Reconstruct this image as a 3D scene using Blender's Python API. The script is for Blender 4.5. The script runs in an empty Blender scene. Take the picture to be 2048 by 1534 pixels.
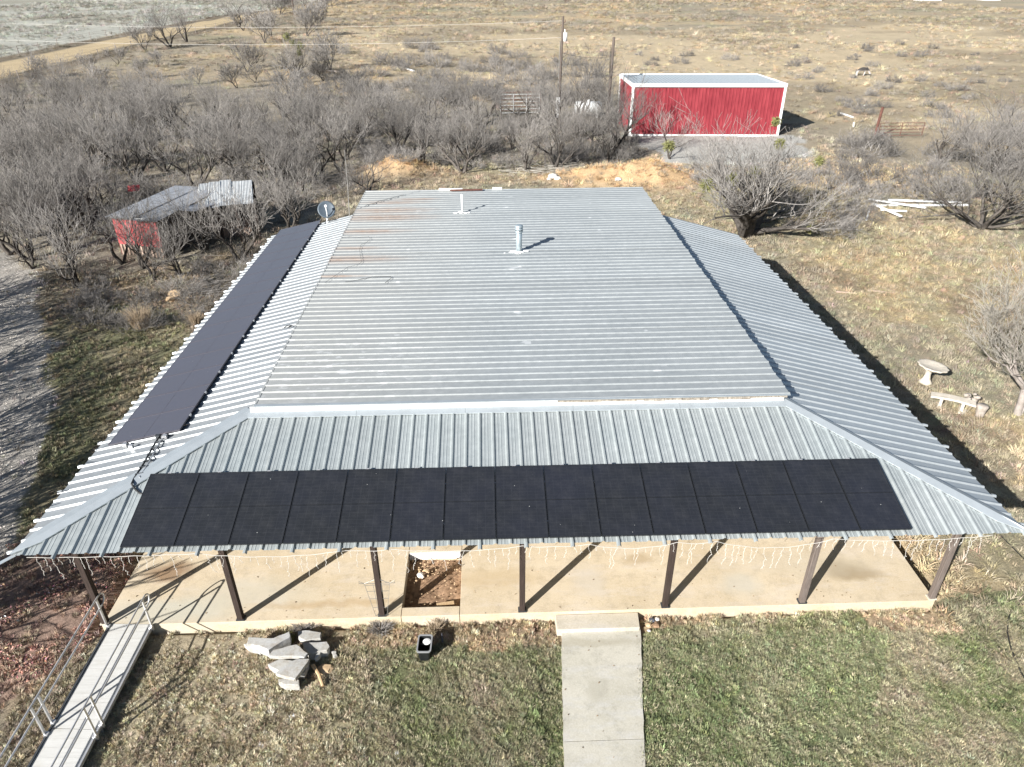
import bpy, math, random
import numpy as np
from mathutils import Vector, Matrix

# ------------------------------------------------------------------ camera, sky, sun, exposure
S = bpy.context.scene
COL = S.collection
CP = dict(cx=8.308, cy=-12.175, cz=13.7142, yaw=0.033, pit=0.5318, rol=-0.0044, f=1423.285)
def cam_axes():
    y, t, r = CP['yaw'], CP['pit'], CP['rol']
    fw = np.array([math.sin(y)*math.cos(t), math.cos(y)*math.cos(t), -math.sin(t)])
    rt = np.array([math.cos(y), -math.sin(y), 0.0]); up = np.cross(rt, fw)
    return fw, math.cos(r)*rt+math.sin(r)*up, -math.sin(r)*rt+math.cos(r)*up
FW, RT, UP = cam_axes()
CPOS = np.array([CP['cx'], CP['cy'], CP['cz']])
cd = bpy.data.cameras.new('camera'); cam = bpy.data.objects.new('camera', cd); COL.objects.link(cam)
cd.sensor_width = 36; cd.lens = CP['f']/2048*36; cd.clip_start = 0.1; cd.clip_end = 9000
M = Matrix.Identity(4)
for i in range(3):
    M[i][0], M[i][1], M[i][2], M[i][3] = RT[i], UP[i], -FW[i], CPOS[i]
cam.matrix_world = M
S.camera = cam

SUN = Vector((-1.3322, -1.4124, 1.0)).normalized()          # towards the sun
elev = math.asin(SUN.z); azim = math.atan2(SUN.x, SUN.y)
w = bpy.data.worlds.new('World'); S.world = w; w.use_nodes = True
nt = w.node_tree; nt.nodes.clear()
sky = nt.nodes.new('ShaderNodeTexSky'); sky.sky_type = 'NISHITA'; sky.sun_disc = False
sky.sun_elevation = elev; sky.sun_rotation = azim % (2*math.pi); sky.altitude = 500; sky.dust_density = 1.0
bg = nt.nodes.new('ShaderNodeBackground'); bg.inputs['Strength'].default_value = 0.05
wo = nt.nodes.new('ShaderNodeOutputWorld')
nt.links.new(sky.outputs[0], bg.inputs[0]); nt.links.new(bg.outputs[0], wo.inputs[0])
sl = bpy.data.lights.new('sun', 'SUN'); sl.energy = 5.0; sl.angle = math.radians(0.5); sl.color = (1.0, 0.975, 0.94)
so = bpy.data.objects.new('sun', sl); COL.objects.link(so)
so.rotation_euler = (-SUN).to_track_quat('-Z', 'Y').to_euler(); so.location = (-40, -40, 40)
S.view_settings.view_transform = 'Standard'; S.view_settings.look = 'None'
S.view_settings.exposure = 1.10; S.view_settings.gamma = 1.0; S.view_settings.use_curve_mapping = False

# ------------------------------------------------------------------ helpers
rnd = random.Random(7)
NP = np.random.default_rng(11)
def ray(u, v):
    return FW + (u-1024)/CP['f']*RT - (v-767)/CP['f']*UP
def at(u, v, z=-0.25):
    d = ray(u, v); t = (z-CPOS[2])/d[2]
    return Vector((CPOS[0]+t*d[0], CPOS[1]+t*d[1], z))
def atp(u, v, P, n):
    d = ray(u, v); t = np.dot(np.array(P)-CPOS, n)/np.dot(d, n); return Vector(CPOS+t*d)
def aty(u, v, y):
    d = ray(u, v); t = (y-CPOS[1])/d[1]; return Vector(CPOS+t*d)

def tag(o, label=None, cat=None, group=None, kind=None):
    if label: o['label'] = label
    if cat: o['category'] = cat
    if group: o['group'] = group
    if kind: o['kind'] = kind
    return o
def empty(name, loc=(0, 0, 0), rz=0, **k):
    o = bpy.data.objects.new(name, None); COL.objects.link(o); o.location = loc; o.rotation_euler = (0, 0, rz)
    o.empty_display_size = 0.2
    return tag(o, **k)
def mk(name, verts, faces, mat, parent=None, smooth=False, link=True):
    me = bpy.data.meshes.new(name); me.from_pydata([tuple(v) for v in verts], [], faces)
    if mat: me.materials.append(mat)
    if smooth: me.polygons.foreach_set('use_smooth', [True]*len(me.polygons))
    me.update()
    o = bpy.data.objects.new(name, me)
    if link: COL.objects.link(o)
    if parent: o.parent = parent
    return o
def mesh_np(name, V, F, mat, smooth=False):
    """fast mesh from arrays, all faces with the same vertex count"""
    me = bpy.data.meshes.new(name)
    n, k = F.shape
    me.vertices.add(len(V)); me.vertices.foreach_set('co', V.astype(np.float32).ravel())
    me.loops.add(n*k); me.loops.foreach_set('vertex_index', F.astype(np.int32).ravel())
    me.polygons.add(n); me.polygons.foreach_set('loop_start', np.arange(0, n*k, k, dtype=np.int32))
    me.polygons.foreach_set('loop_total', np.full(n, k, dtype=np.int32))
    if smooth: me.polygons.foreach_set('use_smooth', np.ones(n, dtype=bool))
    if mat: me.materials.append(mat)
    me.update(calc_edges=True); me.validate()
    return me
class MB:
    def __init__(s): s.v = []; s.f = []
    def box(s, a, b):
        x0, y0, z0 = a; x1, y1, z1 = b; n = len(s.v)
        s.v += [(x0,y0,z0),(x1,y0,z0),(x1,y1,z0),(x0,y1,z0),(x0,y0,z1),(x1,y0,z1),(x1,y1,z1),(x0,y1,z1)]
        s.f += [tuple(n+i for i in q) for q in ((0,3,2,1),(4,5,6,7),(0,1,5,4),(1,2,6,5),(2,3,7,6),(3,0,4,7))]
        return s
    def obox(s, c, ax, ay, az):
        """oriented box: centre and half-axis vectors"""
        c, ax, ay, az = Vector(c), Vector(ax), Vector(ay), Vector(az); n = len(s.v)
        for sx, sy, sz in ((-1,-1,-1),(1,-1,-1),(1,1,-1),(-1,1,-1),(-1,-1,1),(1,-1,1),(1,1,1),(-1,1,1)):
            s.v.append(tuple(c+ax*sx+ay*sy+az*sz))
        s.f += [tuple(n+i for i in q) for q in ((0,3,2,1),(4,5,6,7),(0,1,5,4),(1,2,6,5),(2,3,7,6),(3,0,4,7))]
        return s
    def beam(s, p, q, wdt, hgt, up=(0, 0, 1)):
        p, q = Vector(p), Vector(q); d = (q-p); L = d.length; d.normalize()
        u = Vector(up)
        if abs(d.dot(u)) > .98: u = Vector((0, 1, 0))
        sdir = d.cross(u).normalized(); u = sdir.cross(d).normalized()
        return s.obox((p+q)/2, d*L/2, sdir*wdt/2, u*hgt/2)
    def tube(s, pts, r, k=8, r2=None, cap=True):
        pts = [Vector(p) for p in pts]; n0 = len(s.v); m = len(pts)
        ref = None
        for i, p in enumerate(pts):
            d = (pts[min(i+1, m-1)]-pts[max(i-1, 0)])
            if d.length < 1e-9: d = Vector((0, 0, 1))
            d.normalize()
            if ref is None:
                ref = d.orthogonal().normalized()
            else:
                ref = (ref-d*ref.dot(d)).normalized()
            b = d.cross(ref); rr = r if r2 is None else r+(r2-r)*i/(m-1)
            for j in range(k):
                a = 2*math.pi*j/k
                s.v.append(tuple(p+ref*math.cos(a)*rr+b*math.sin(a)*rr))
        for i in range(m-1):
            for j in range(k):
                a, b = n0+i*k+j, n0+i*k+(j+1) % k
                s.f.append((a, b, b+k, a+k))
        if cap:
            s.f.append(tuple(n0+j for j in reversed(range(k)))); s.f.append(tuple(n0+(m-1)*k+j for j in range(k)))
        return s
    def lathe(s, c, prof, k=24, wob=0):
        n0 = len(s.v); m = len(prof)
        for r, z in prof:
            for j in range(k):
                a = 2*math.pi*j/k; rr = r*(1+wob*(1 if j % 2 else -1))
                s.v.append((c[0]+rr*math.cos(a), c[1]+rr*math.sin(a), c[2]+z))
        for i in range(m-1):
            for j in range(k):
                a, b = n0+i*k+j, n0+i*k+(j+1) % k
                s.f.append((a, b, b+k, a+k))
        s.f.append(tuple(n0+j for j in reversed(range(k)))); s.f.append(tuple(n0+(m-1)*k+j for j in range(k)))
        return s
    def prism(s, poly, zt, thick):
        n = len(s.v); k = len(poly)
        top = [tuple(p) if len(p) == 3 else (p[0], p[1], zt) for p in poly]
        s.v += top+[(a, b, c-thick) for a, b, c in top]
        s.f.append(tuple(range(n, n+k))); s.f.append(tuple(reversed(range(n+k, n+2*k))))
        for i in range(k):
            j = (i+1) % k; s.f.append((n+i, n+k+i, n+k+j, n+j))
        return s
    def quad(s, *p):
        n = len(s.v); s.v += [tuple(q) for q in p]; s.f.append(tuple(range(n, n+len(p)))); return s
    def build(s, name, mat, parent=None, smooth=False):
        return mk(name, s.v, s.f, mat, parent, smooth)
def bevel(o, wd=.01, seg=1):
    m = o.modifiers.new('bevel', 'BEVEL'); m.width = wd; m.segments = seg; m.limit_method = 'ANGLE'; return o
def copy_tree(o, parent=None):
    c = o.copy(); COL.objects.link(c); c.parent = parent
    for ch in [x for x in o.children]: copy_tree(ch, c)
    return c
ORD = ['first','second','third','fourth','fifth','sixth','seventh','eighth','ninth','tenth','eleventh','twelfth','thirteenth','fourteenth','fifteenth','sixteenth']

# ------------------------------------------------------------------ materials
class NT:
    def __init__(s, name, rough=.9, spec=.25, metal=0.0):
        s.m = bpy.data.materials.new(name); s.m.use_nodes = True; s.t = s.m.node_tree; s.n = s.t.nodes
        s.b = s.n['Principled BSDF']; s.b.inputs['Roughness'].default_value = rough
        s.b.inputs['Specular IOR Level'].default_value = spec; s.b.inputs['Metallic'].default_value = metal
    def l(s, a, b): s.t.links.new(a, b)
    def coord(s, kind='Object', scale=(1, 1, 1), loc=(0, 0, 0)):
        c = s.n.new('ShaderNodeTexCoord'); m = s.n.new('ShaderNodeMapping'); m.inputs['Scale'].default_value = scale; m.inputs['Location'].default_value = loc
        if kind == 'World':
            g = s.n.new('ShaderNodeNewGeometry'); s.l(g.outputs['Position'], m.inputs[0])
        else: s.l(c.outputs[kind], m.inputs[0])
        return m.outputs[0]
    def noise(s, vec, scale, detail=4, rough=.6):
        n = s.n.new('ShaderNodeTexNoise'); n.inputs['Scale'].default_value = scale; n.inputs['Detail'].default_value = detail
        n.inputs['Roughness'].default_value = rough; s.l(vec, n.inputs['Vector']); return n.outputs['Fac']
    def ramp(s, fac, stops):
        r = s.n.new('ShaderNodeValToRGB'); e = r.color_ramp.elements
        while len(e) < len(stops): e.new(.5)
        for i, (p, c) in enumerate(stops):
            e[i].position = p; e[i].color = (c, c, c, 1) if isinstance(c, (int, float)) else (*c, 1)
        s.l(fac, r.inputs[0]); return r.outputs[0]
    def mix(s, fac, a, b, mode='MIX'):
        m = s.n.new('ShaderNodeMix'); m.data_type = 'RGBA'; m.blend_type = mode
        for sock, val in ((m.inputs['Factor'], fac), (m.inputs['A'], a), (m.inputs['B'], b)):
            pass
        fi, ai, bi = m.inputs[0], m.inputs[6], m.inputs[7]
        for sock, val in ((fi, fac), (ai, a), (bi, b)):
            if isinstance(val, (int, float)): sock.default_value = val if sock is fi else (val, val, val, 1)
            elif isinstance(val, tuple): sock.default_value = (*val, 1)
            else: s.l(val, sock)
        return m.outputs[2]
    def math(s, op, a, b=0.0, c=0.0):
        m = s.n.new('ShaderNodeMath'); m.operation = op
        for i, val in enumerate((a, b, c)):
            if isinstance(val, (int, float)): m.inputs[i].default_value = val
            else: s.l(val, m.inputs[i])
        return m.outputs[0]
    def ell(s, vec, cx, cy, rx, ry, soft=.4):
        """1 inside an ellipse in xy, 0 outside"""
        mp = s.n.new('ShaderNodeMapping'); mp.vector_type = 'POINT'
        mp.inputs['Location'].default_value = (-cx/rx, -cy/ry, 0); mp.inputs['Scale'].default_value = (1/rx, 1/ry, 0)
        s.l(vec, mp.inputs[0])
        ln = s.n.new('ShaderNodeVectorMath'); ln.operation = 'LENGTH'; s.l(mp.outputs[0], ln.inputs[0])
        mr = s.n.new('ShaderNodeMapRange'); mr.inputs[1].default_value = 1+soft; mr.inputs[2].default_value = 1-soft
        s.l(ln.outputs['Value'], mr.inputs[0]); return mr.outputs[0]
    def bump(s, h, strength=.3, dist=.02):
        b = s.n.new('ShaderNodeBump'); b.inputs['Strength'].default_value = strength; b.inputs['Distance'].default_value = dist
        s.l(h, b.inputs['Height']); s.l(b.outputs[0], s.b.inputs['Normal'])
    def base(s, c):
        if isinstance(c, tuple): s.b.inputs['Base Color'].default_value = (*c, 1)
        else: s.l(c, s.b.inputs['Base Color'])
        return s
def simple(name, col, rough=.8, spec=.3, metal=0.0, var=.25, scale=8, bump=0.0):
    t = NT(name, rough, spec, metal); v = t.coord('Object'); n = t.noise(v, scale, 5)
    lo = tuple(c*(1-var) for c in col); hi = tuple(min(1, c*(1+var)) for c in col)
    t.base(t.ramp(n, [(.3, lo), (.7, hi)]))
    if bump: t.bump(n, bump)
    return t.m

MAT = {}
def metal_roof(name, c0, c1, metal=.5, rough=.42, ax=None):
    t = NT(name, rough, .5, metal); v = t.coord('Object')
    n1 = t.noise(v, .35, 3); n2 = t.noise(v, 5, 6, .7)
    c = t.mix(t.ramp(n1, [(.35, 0.0), (.65, 1.0)]), c0, c1)
    # streaks down each sheet
    n3 = t.noise(t.coord('Object', scale=ax or (6, .5, .5)), 2.2, 4, .7)
    c = t.mix(.22, c, t.ramp(n3, [(.3, tuple(x*.78 for x in c0)), (.7, tuple(min(1, x*1.12) for x in c1))]))
    c = t.mix(.07, c, t.ramp(n2, [(.35, .25), (.65, .9)]))
    # slight tint differences sheet to sheet
    oi = t.n.new('ShaderNodeObjectInfo')
    c = t.mix(1.0, c, t.ramp(oi.outputs['Random'], [(0, .88), (1, 1.0)]), 'MULTIPLY')
    t.base(c); t.l(t.ramp(n2, [(.3, rough-.08), (.7, rough+.12)]), t.b.inputs['Roughness'])
    return t
MAT['roof_left'] = metal_roof('galvalume_left', (.29, .31, .32), (.335, .355, .36), metal=.3, ax=(.5, 6, .5)).m  # same metal on each slope; base tone varied to imitate how each reflects light
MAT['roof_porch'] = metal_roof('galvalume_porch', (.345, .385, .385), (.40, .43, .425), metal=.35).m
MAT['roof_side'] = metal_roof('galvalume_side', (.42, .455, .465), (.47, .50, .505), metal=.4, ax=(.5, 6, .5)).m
def roof_old():
    t = metal_roof('weathered_galvanised', (.325, .35, .352), (.365, .39, .39), metal=.25, rough=.5, ax=(.25, 3, .5))
    cur = t.b.inputs['Base Color'].links[0].from_socket
    v = t.coord('Object')
    # creamy chalky band along the left side, with a ragged edge
    sep = t.n.new('ShaderNodeSeparateXYZ'); t.l(v, sep.inputs[0])
    wob = t.noise(t.coord('Object', scale=(.3, 1.0, 1)), 1.1, 4)
    xe = t.math('ADD', sep.outputs[0], t.math('MULTIPLY', wob, -2.4))
    left = t.n.new('ShaderNodeMapRange'); left.inputs[1].default_value = 7.5; left.inputs[2].default_value = 2.0
    t.l(xe, left.inputs[0])
    cur = t.mix(t.math('MULTIPLY', left.outputs[0], .40), cur, (.47, .455, .41))
    # rust stains, fading along the sheets
    rust = None
    for x, y, rx, ry in ((3.9, 21.4, 1.2, .22), (3.7, 20.15, 1.5, .35), (3.55, 19.1, 1.7, .42), (3.2, 17.2, 1.3, .26),
                         (2.9, 15.1, .9, .16), (2.8, 13.9, 1.6, .30), (4.9, 21.9, .8, .12), (2.75, 12.2, .8, .10)):
        e = t.ell(v, x, y, rx, ry, .75)
        rust = e if rust is None else t.math('MAXIMUM', rust, e)
    rn = t.ramp(t.noise(t.coord('Object', scale=(1, 3.5, 1)), 2.4, 6, .75), [(.3, .25), (.62, 1.0)])
    rust = t.math('MULTIPLY', rust, rn)
    cur = t.mix(t.math('MULTIPLY', rust, .65), cur, (.30, .165, .09))
    # light sealant dabs on the screw lines
    dots = t.ramp(t.noise(t.coord('Object', scale=(.55, 1.0, 1)), 3.1, 2, .4), [(.70, 0.0), (.74, 1.0)])
    band = None
    for x0 in (5.3, 12.9, 9.2):
        mr = t.math('COMPARE', sep.outputs[0], x0, .30)
        band = mr if band is None else t.math('MAXIMUM', band, mr)
    cur = t.mix(t.math('MULTIPLY', t.math('MULTIPLY', dots, band), .55), cur, (.74, .75, .74))
    # old white paint, worn into patches at the front left
    wp = t.ell(v, 3.4, 5.4, 3.0, 1.6, .6)
    wn = t.ramp(t.noise(t.coord('Object', scale=(1, 2.2, 1)), 2.0, 5, .7), [(.56, 0.0), (.60, 1.0)])
    cur = t.mix(t.math('MULTIPLY', t.math('MULTIPLY', wp, wn), .45), cur, (.70, .71, .70))
    t.base(cur); return t.m
MAT['roof_old'] = roof_old()
MAT['flash'] = simple('flashing_metal', (.36, .395, .415), .45, .5, .3, .08, 3)
MAT['flash_white'] = simple('white_flashing', (.56, .57, .565), .55, .35, 0, .08, 3)
MAT['torn'] = simple('torn_sealant', (.28, .25, .21), .9, .2, 0, .4, 12)
MAT['white'] = simple('white_paint', (.80, .80, .78), .55, .35, 0, .06, 4)
MAT['pvc'] = simple('white_pvc', (.82, .82, .80), .4, .4, 0, .03, 4)
MAT['pipe'] = simple('galvanised_pipe', (.45, .52, .55), .38, .5, .6, .12, 9)
MAT['dark_metal'] = simple('dark_metal', (.06, .065, .07), .45, .5, .3, .2, 9)
MAT['alu'] = simple('aluminium', (.60, .60, .60), .42, .5, .65, .1, 5)
MAT['wood_dark'] = None
def wood(name, c0, c1, sc=(14, 14, 1.2)):
    t = NT(name, .85, .2); v = t.coord('Object', scale=sc); n = t.noise(v, 2.0, 6, .7)
    t.base(t.ramp(n, [(.3, c0), (.7, c1)])); t.bump(n, .3, .01); return t.m
MAT['wood_dark'] = wood('dark_stained_post', (.024, .018, .015), (.062, .044, .037))
MAT['wood_grey'] = wood('weathered_post', (.085, .068, .058), (.20, .165, .145))
MAT['wood_pole'] = wood('utility_pole_wood', (.07, .055, .045), (.16, .13, .11))
MAT['wood_tan'] = wood('split_wood', (.38, .25, .13), (.58, .42, .25))
MAT['wood_rust'] = simple('rusty_pipe', (.13, .060, .045), .8, .3, .1, .35, 7)
MAT['wood_pale'] = wood('pale_board', (.30, .22, .17), (.55, .42, .34))
MAT['black'] = simple('black_plastic', (.012, .013, .014), .45, .4, 0, .3, 6)
MAT['rim'] = simple('grey_plastic_rim', (.26, .265, .27), .5, .4, 0, .1, 6)
MAT['wire_dark'] = simple('dark_cable', (.02, .02, .02), .5, .4, 0, .2, 6)
MAT['wire_grey'] = simple('wire_grey', (.25, .24, .22), .5, .4, .3, .1, 6)
MAT['light_wire'] = simple('light_wire', (.55, .53, .49), .5, .4, 0, .05, 6)
def concrete(name, c0, c1, stains=(), joint=None, kind='World', bumpy=.25):
    t = NT(name, .88, .25); v = t.coord(kind)
    n1 = t.noise(v, .55, 4, .6); n2 = t.noise(v, 3.2, 8, .75); n3 = t.noise(v, 28, 4, .7)
    c = t.mix(t.ramp(n1, [(.34, 0.0), (.66, 1.0)]), c0, c1)
    c = t.mix(t.ramp(n2, [(.48, 0.0), (.70, .65)]), c, tuple(x*.68 for x in c0)); n4 = t.noise(t.coord(kind, scale=(.5, 1.6, 1)), 1.6, 6, .7); c = t.mix(t.ramp(n4, [(.5, 0.0), (.68, .5)]), c, tuple(min(1, x*1.08+.04) for x in reversed(c1)) if False else (c1[0]*.98, c1[1]*1.04, c1[2]*1.25))
    c = t.mix(.14, c, t.ramp(n3, [(.3, .12), (.7, .8)]))
    cr = t.n.new('ShaderNodeTexVoronoi'); cr.feature = 'DISTANCE_TO_EDGE'; cr.inputs['Scale'].default_value = .38
    wv = t.n.new('ShaderNodeVectorMath'); wv.operation = 'ADD'; t.l(v, wv.inputs[0])
    nn = t.n.new('ShaderNodeTexNoise'); nn.inputs['Scale'].default_value = 2.0; t.l(v, nn.inputs['Vector']); t.l(nn.outputs['Color'], wv.inputs[1]); t.l(wv.outputs[0], cr.inputs['Vector'])
    c = t.mix(t.ramp(cr.outputs['Distance'], [(.0, .12), (.004, 0.0)]), c, tuple(x*.5 for x in c0))
    for (x, y, rx, ry, col, a) in stains:
        wn = t.n.new('ShaderNodeVectorMath'); wn.operation = 'MULTIPLY_ADD'; t.l(nn.outputs['Color'], wn.inputs[0]); wn.inputs[1].default_value = (.5, .5, 0); t.l(v, wn.inputs[2])
        c = t.mix(t.math('MULTIPLY', t.ell(wn.outputs[0], x+.25, y+.25, rx, ry, .45), a), c, col)
    t.base(c); t.bump(n3, bumpy, .006); return t.m
MAT['slab'] = concrete('porch_concrete', (.50, .395, .245), (.60, .49, .335), stains=[
    (17.45, 1.15, .62, .33, (.26, .20, .12), .75), (17.9, .95, .5, .18, (.30, .23, .14), .6),
    (-.25, 1.75, .55, .30, (.22, .13, .07), .8), (10.7, 1.0, .4, .5, (.50, .45, .38), .5), (2.0, .9, 1.4, .5, (.47, .44, .36), .55),
    (14.6, .75, .5, .35, (.47, .44, .37), .6), (16.5, 1.4, 2.0, .4, (.50, .44, .34), .4), (8.3, 1.2, 1.3, .3, (.44, .33, .19), .5),
    (.2, .4, 1.4, .4, (.46, .45, .38), .7), (12.1, 1.7, .35, .2, (.36, .27, .16), .6), (4.2, .5, 1.6, .12, (.40, .28, .15), .5)])
MAT['walk'] = concrete('walkway_concrete', (.37, .345, .27), (.47, .44, .36), stains=[(10.6, -.75, 1.3, .12, (.30, .27, .2), .5), (10.5, -2.0, .25, .25, (.33, .31, .25), .5)])
MAT['step'] = concrete('step_concrete', (.46, .40, .29), (.52, .46, .36))
MAT['rubble'] = concrete('broken_concrete', (.36, .35, .32), (.46, .45, .41), bumpy=.6)
def rubble_dirt():
    m = MAT['rubble']; t = NT.__new__(NT); t.m = m; t.t = m.node_tree; t.n = m.node_tree.nodes; t.b = t.n['Principled BSDF']
    cur = t.b.inputs['Base Color'].links[0].from_socket; v = t.coord('World')
    c = t.mix(t.ramp(t.noise(v, 4.5, 8, .8), [(.48, 0.0), (.66, .65)]), cur, (.24, .19, .13)); t.base(c)
rubble_dirt()
MAT['ramp'] = None
def ramp_mat():
    t = NT('ramp_aluminium', .6, .4, .05); v = t.coord('Object')
    n = t.noise(t.coord('Object', scale=(.6, 9, 1)), 2.5, 5, .7); n2 = t.noise(v, 2.0, 6, .7)
    c = t.ramp(n, [(.3, (.44, .435, .41)), (.7, (.53, .525, .50))])
    c = t.mix(t.ramp(n2, [(.5, 0.0), (.75, .5)]), c, (.40, .37, .31)); t.base(c); return t.m
MAT['ramp'] = ramp_mat()
def panel_cells(name='solar_cells', sky_sheen=0.0):
    t = NT(name, .30, .5); v = t.coord('Object')
    b = t.n.new('ShaderNodeTexBrick'); b.offset = 0; b.inputs['Scale'].default_value = 1.0
    b.inputs['Color1'].default_value = (.011, .012, .0135, 1); b.inputs['Color2'].default_value = (.0125, .0135, .015, 1)
    b.inputs['Mortar'].default_value = (.022, .0235, .026, 1); b.inputs['Mortar Size'].default_value = .004
    b.inputs['Brick Width'].default_value = .183; b.inputs['Row Height'].default_value = .0955; b.inputs['Bias'].default_value = 0
    t.l(v, b.inputs['Vector'])
    oi = t.n.new('ShaderNodeObjectInfo')
    n1 = t.noise(t.coord('World'), .5, 3)
    c = t.mix(t.ramp(n1, [(.35, 0.0), (.7, .5)]), b.outputs['Color'], (.015, .017, .028))
    dust = t.noise(v, 3.0, 6, .75)
    c = t.mix(t.ramp(dust, [(.45, .02), (.8, .09)]), c, (.19, .185, .18))
    if sky_sheen: c = t.mix(sky_sheen, c, (.18, .172, .215))  # pale violet mixed into the colour, standing in for reflected sky
    t.b.inputs['Coat Weight'].default_value = .5; t.b.inputs['Coat Roughness'].default_value = .22
    vo = t.n.new('ShaderNodeTexVoronoi'); vo.inputs['Scale'].default_value = 3.1; t.l(t.coord('World'), vo.inputs['Vector'])
    c = t.mix(t.ramp(vo.outputs['Distance'], [(.018, .8), (.035, 0.0)]), c, (.5, .5, .47))
    t.base(c); t.l(t.ramp(dust, [(.3, .36), (.7, .48)]), t.b.inputs['Roughness']); return t.m
MAT['cells'] = panel_cells(); MAT['cells_sheen'] = panel_cells('solar_cells_painted_sheen', .34)  # second copy has the sky reflection painted in, for the left row
MAT['frame_sheen'] = simple('frame_painted_sheen', (.085, .08, .095), .4, .5, .2, .1, 8)  # frame colour lightened to imitate the sky reflected on the left row
MAT['frame'] = simple('black_anodised', (.03, .032, .036), .35, .5, .4, .1, 8)
def redwall(name, c0, c1):
    t = NT(name, .5, .35); n = t.noise(t.coord('Object', scale=(1, 1, .35)), 2.5, 5)
    t.base(t.ramp(n, [(.3, c0), (.7, c1)])); return t.m
MAT['red'] = redwall('red_steel', (.17, .018, .026), (.27, .040, .050))
MAT['red_old'] = redwall('old_red_siding', (.30, .03, .035), (.50, .12, .12))
def bark(name, lo, hi):
    t = NT(name, .95, .1); n = t.noise(t.coord('Object'), 3.0, 5, .7)
    oi = t.n.new('ShaderNodeObjectInfo')
    c = t.ramp(n, [(.3, lo), (.7, hi)])
    c = t.mix(1.0, c, t.ramp(oi.outputs['Random'], [(0, .62), (1, 1.22)]), 'MULTIPLY')
    t.base(c); return t.m
MAT['bark'] = bark('mesquite_bark', (.035, .031, .028), (.13, .115, .10))
MAT['twig'] = bark('mesquite_twig', (.115, .105, .096), (.40, .375, .345))
MAT['twig_pale'] = bark('pale_twig', (.26, .24, .20), (.44, .41, .36))
MAT['bark_pale'] = bark('pale_bark', (.20, .175, .155), (.36, .32, .29))
MAT['mistletoe'] = simple('mistletoe', (.24, .24, .10), .9, .1, 0, .35, 9)
def inst_mat(name, rough=.95, trans=0.0):
    t = NT(name, rough, .1); a = t.n.new('ShaderNodeAttribute'); a.attribute_type = 'INSTANCER'; a.attribute_name = 'col'
    t.l(a.outputs['Color'], t.b.inputs['Base Color']); return t.m
MAT['grass'] = inst_mat('grass_blades')
MAT['soil'] = simple('bed_soil', (.27, .175, .11), .95, .1, 0, .5, 9, .8)
MAT['gravel_dirt'] = simple('mound_dirt', (.36, .25, .14), .95, .1, 0, .3, 4, .7)
MAT['stone_white'] = simple('white_stone', (.62, .58, .52), .9, .2, 0, .2, 6, .5)
MAT['stone_tan'] = simple('tan_stone', (.50, .36, .22), .9, .2, 0, .25, 6, .5)
MAT['stone_dark'] = simple('dark_stone', (.08, .085, .10), .9, .2, 0, .3, 6, .5)
MAT['cast'] = simple('cast_concrete', (.52, .47, .39), .92, .2, 0, .18, 7, .4)
MAT['cast_dark'] = simple('weathered_cast', (.33, .29, .25), .92, .2, 0, .25, 9, .5)
MAT['tank'] = simple('pale_tank', (.52, .53, .52), .5, .4, .1, .12, 2)
MAT['old_tin'] = simple('old_tin_roof', (.50, .505, .51), .5, .4, .2, .22, 2.5)
MAT['rust_tin'] = simple('shed_wall_wood', (.10, .08, .065), .9, .2, 0, .4, 5)
MAT['wall'] = simple('house_siding', (.55, .52, .46), .85, .2, 0, .08, 3)
MAT['glass'] = simple('window_glass', (.02, .025, .03), .08, .6, 0, .1, 2)
MAT['dish'] = simple('dish_grey', (.065, .085, .105), .5, .4, .1, .1, 5)

# ------------------------------------------------------------------ ground colour and height (world-space)
def hash2(ix, iy, seed):
    h = (ix.astype(np.int64)*374761393+iy.astype(np.int64)*668265263+seed*974634777) & 0x7fffffff
    h = ((h ^ (h >> 13))*1274126177) & 0x7fffffff
    return ((h ^ (h >> 16)) & 0xffff)/65535.0
def vnoise(x, y, seed):
    ix = np.floor(x); iy = np.floor(y); fx = x-ix; fy = y-iy
    fx = fx*fx*(3-2*fx); fy = fy*fy*(3-2*fy)
    a = hash2(ix, iy, seed); b = hash2(ix+1, iy, seed); c = hash2(ix, iy+1, seed); d = hash2(ix+1, iy+1, seed)
    return (a*(1-fx)+b*fx)*(1-fy)+(c*(1-fx)+d*fx)*fy
def fbm(x, y, sc, seed, o=4):
    r = 0; amp = 1; tot = 0
    for i in range(o):
        r = r+amp*vnoise(x/sc*2**i, y/sc*2**i, seed+i); tot += amp; amp *= .55
    return r/tot
def sst(a, b, x):
    t = np.clip((x-a)/(b-a), 0, 1); return t*t*(3-2*t)
def inpoly(X, Y, P):
    r = np.zeros(X.shape, bool); n = len(P); j = n-1
    for i in range(n):
        xi, yi = P[i]; xj, yj = P[j]
        if yi != yj:
            r ^= ((yi > Y) != (yj > Y)) & (X < (xj-xi)*(Y-yi)/(yj-yi)+xi)
        j = i
    return r
def pixpoly(pts, z=-.25):
    return [tuple(at(u, v, z)[:2]) for u, v in pts]
DRIVE = pixpoly([(-900, 430), (0, 470), (60, 545), (85, 640), (110, 760), (85, 900), (55, 1000), (20, 1120), (-900, 1250)])
PAD = pixpoly([(1245, 268), (1560, 268), (1600, 276), (1640, 290), (1600, 312), (1500, 338), (1340, 330), (1280, 300)])
LEAF = pixpoly([(-60, 1110), (40, 1080), (250, 1105), (262, 1150), (235, 1215), (170, 1300), (60, 1380), (-60, 1420)])
OLIVE = pixpoly([(110, 640), (230, 600), (390, 640), (330, 730), (230, 860), (140, 980), (30, 1090), (-20, 1110), (30, 960), (90, 880), (110, 760)])
ORANGE = pixpoly([(690, 330), (760, 318), (860, 345), (1000, 345), (1140, 350), (1300, 335), (1420, 370), (1400, 420), (1300, 395), (1100, 380), (750, 385)])
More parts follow.
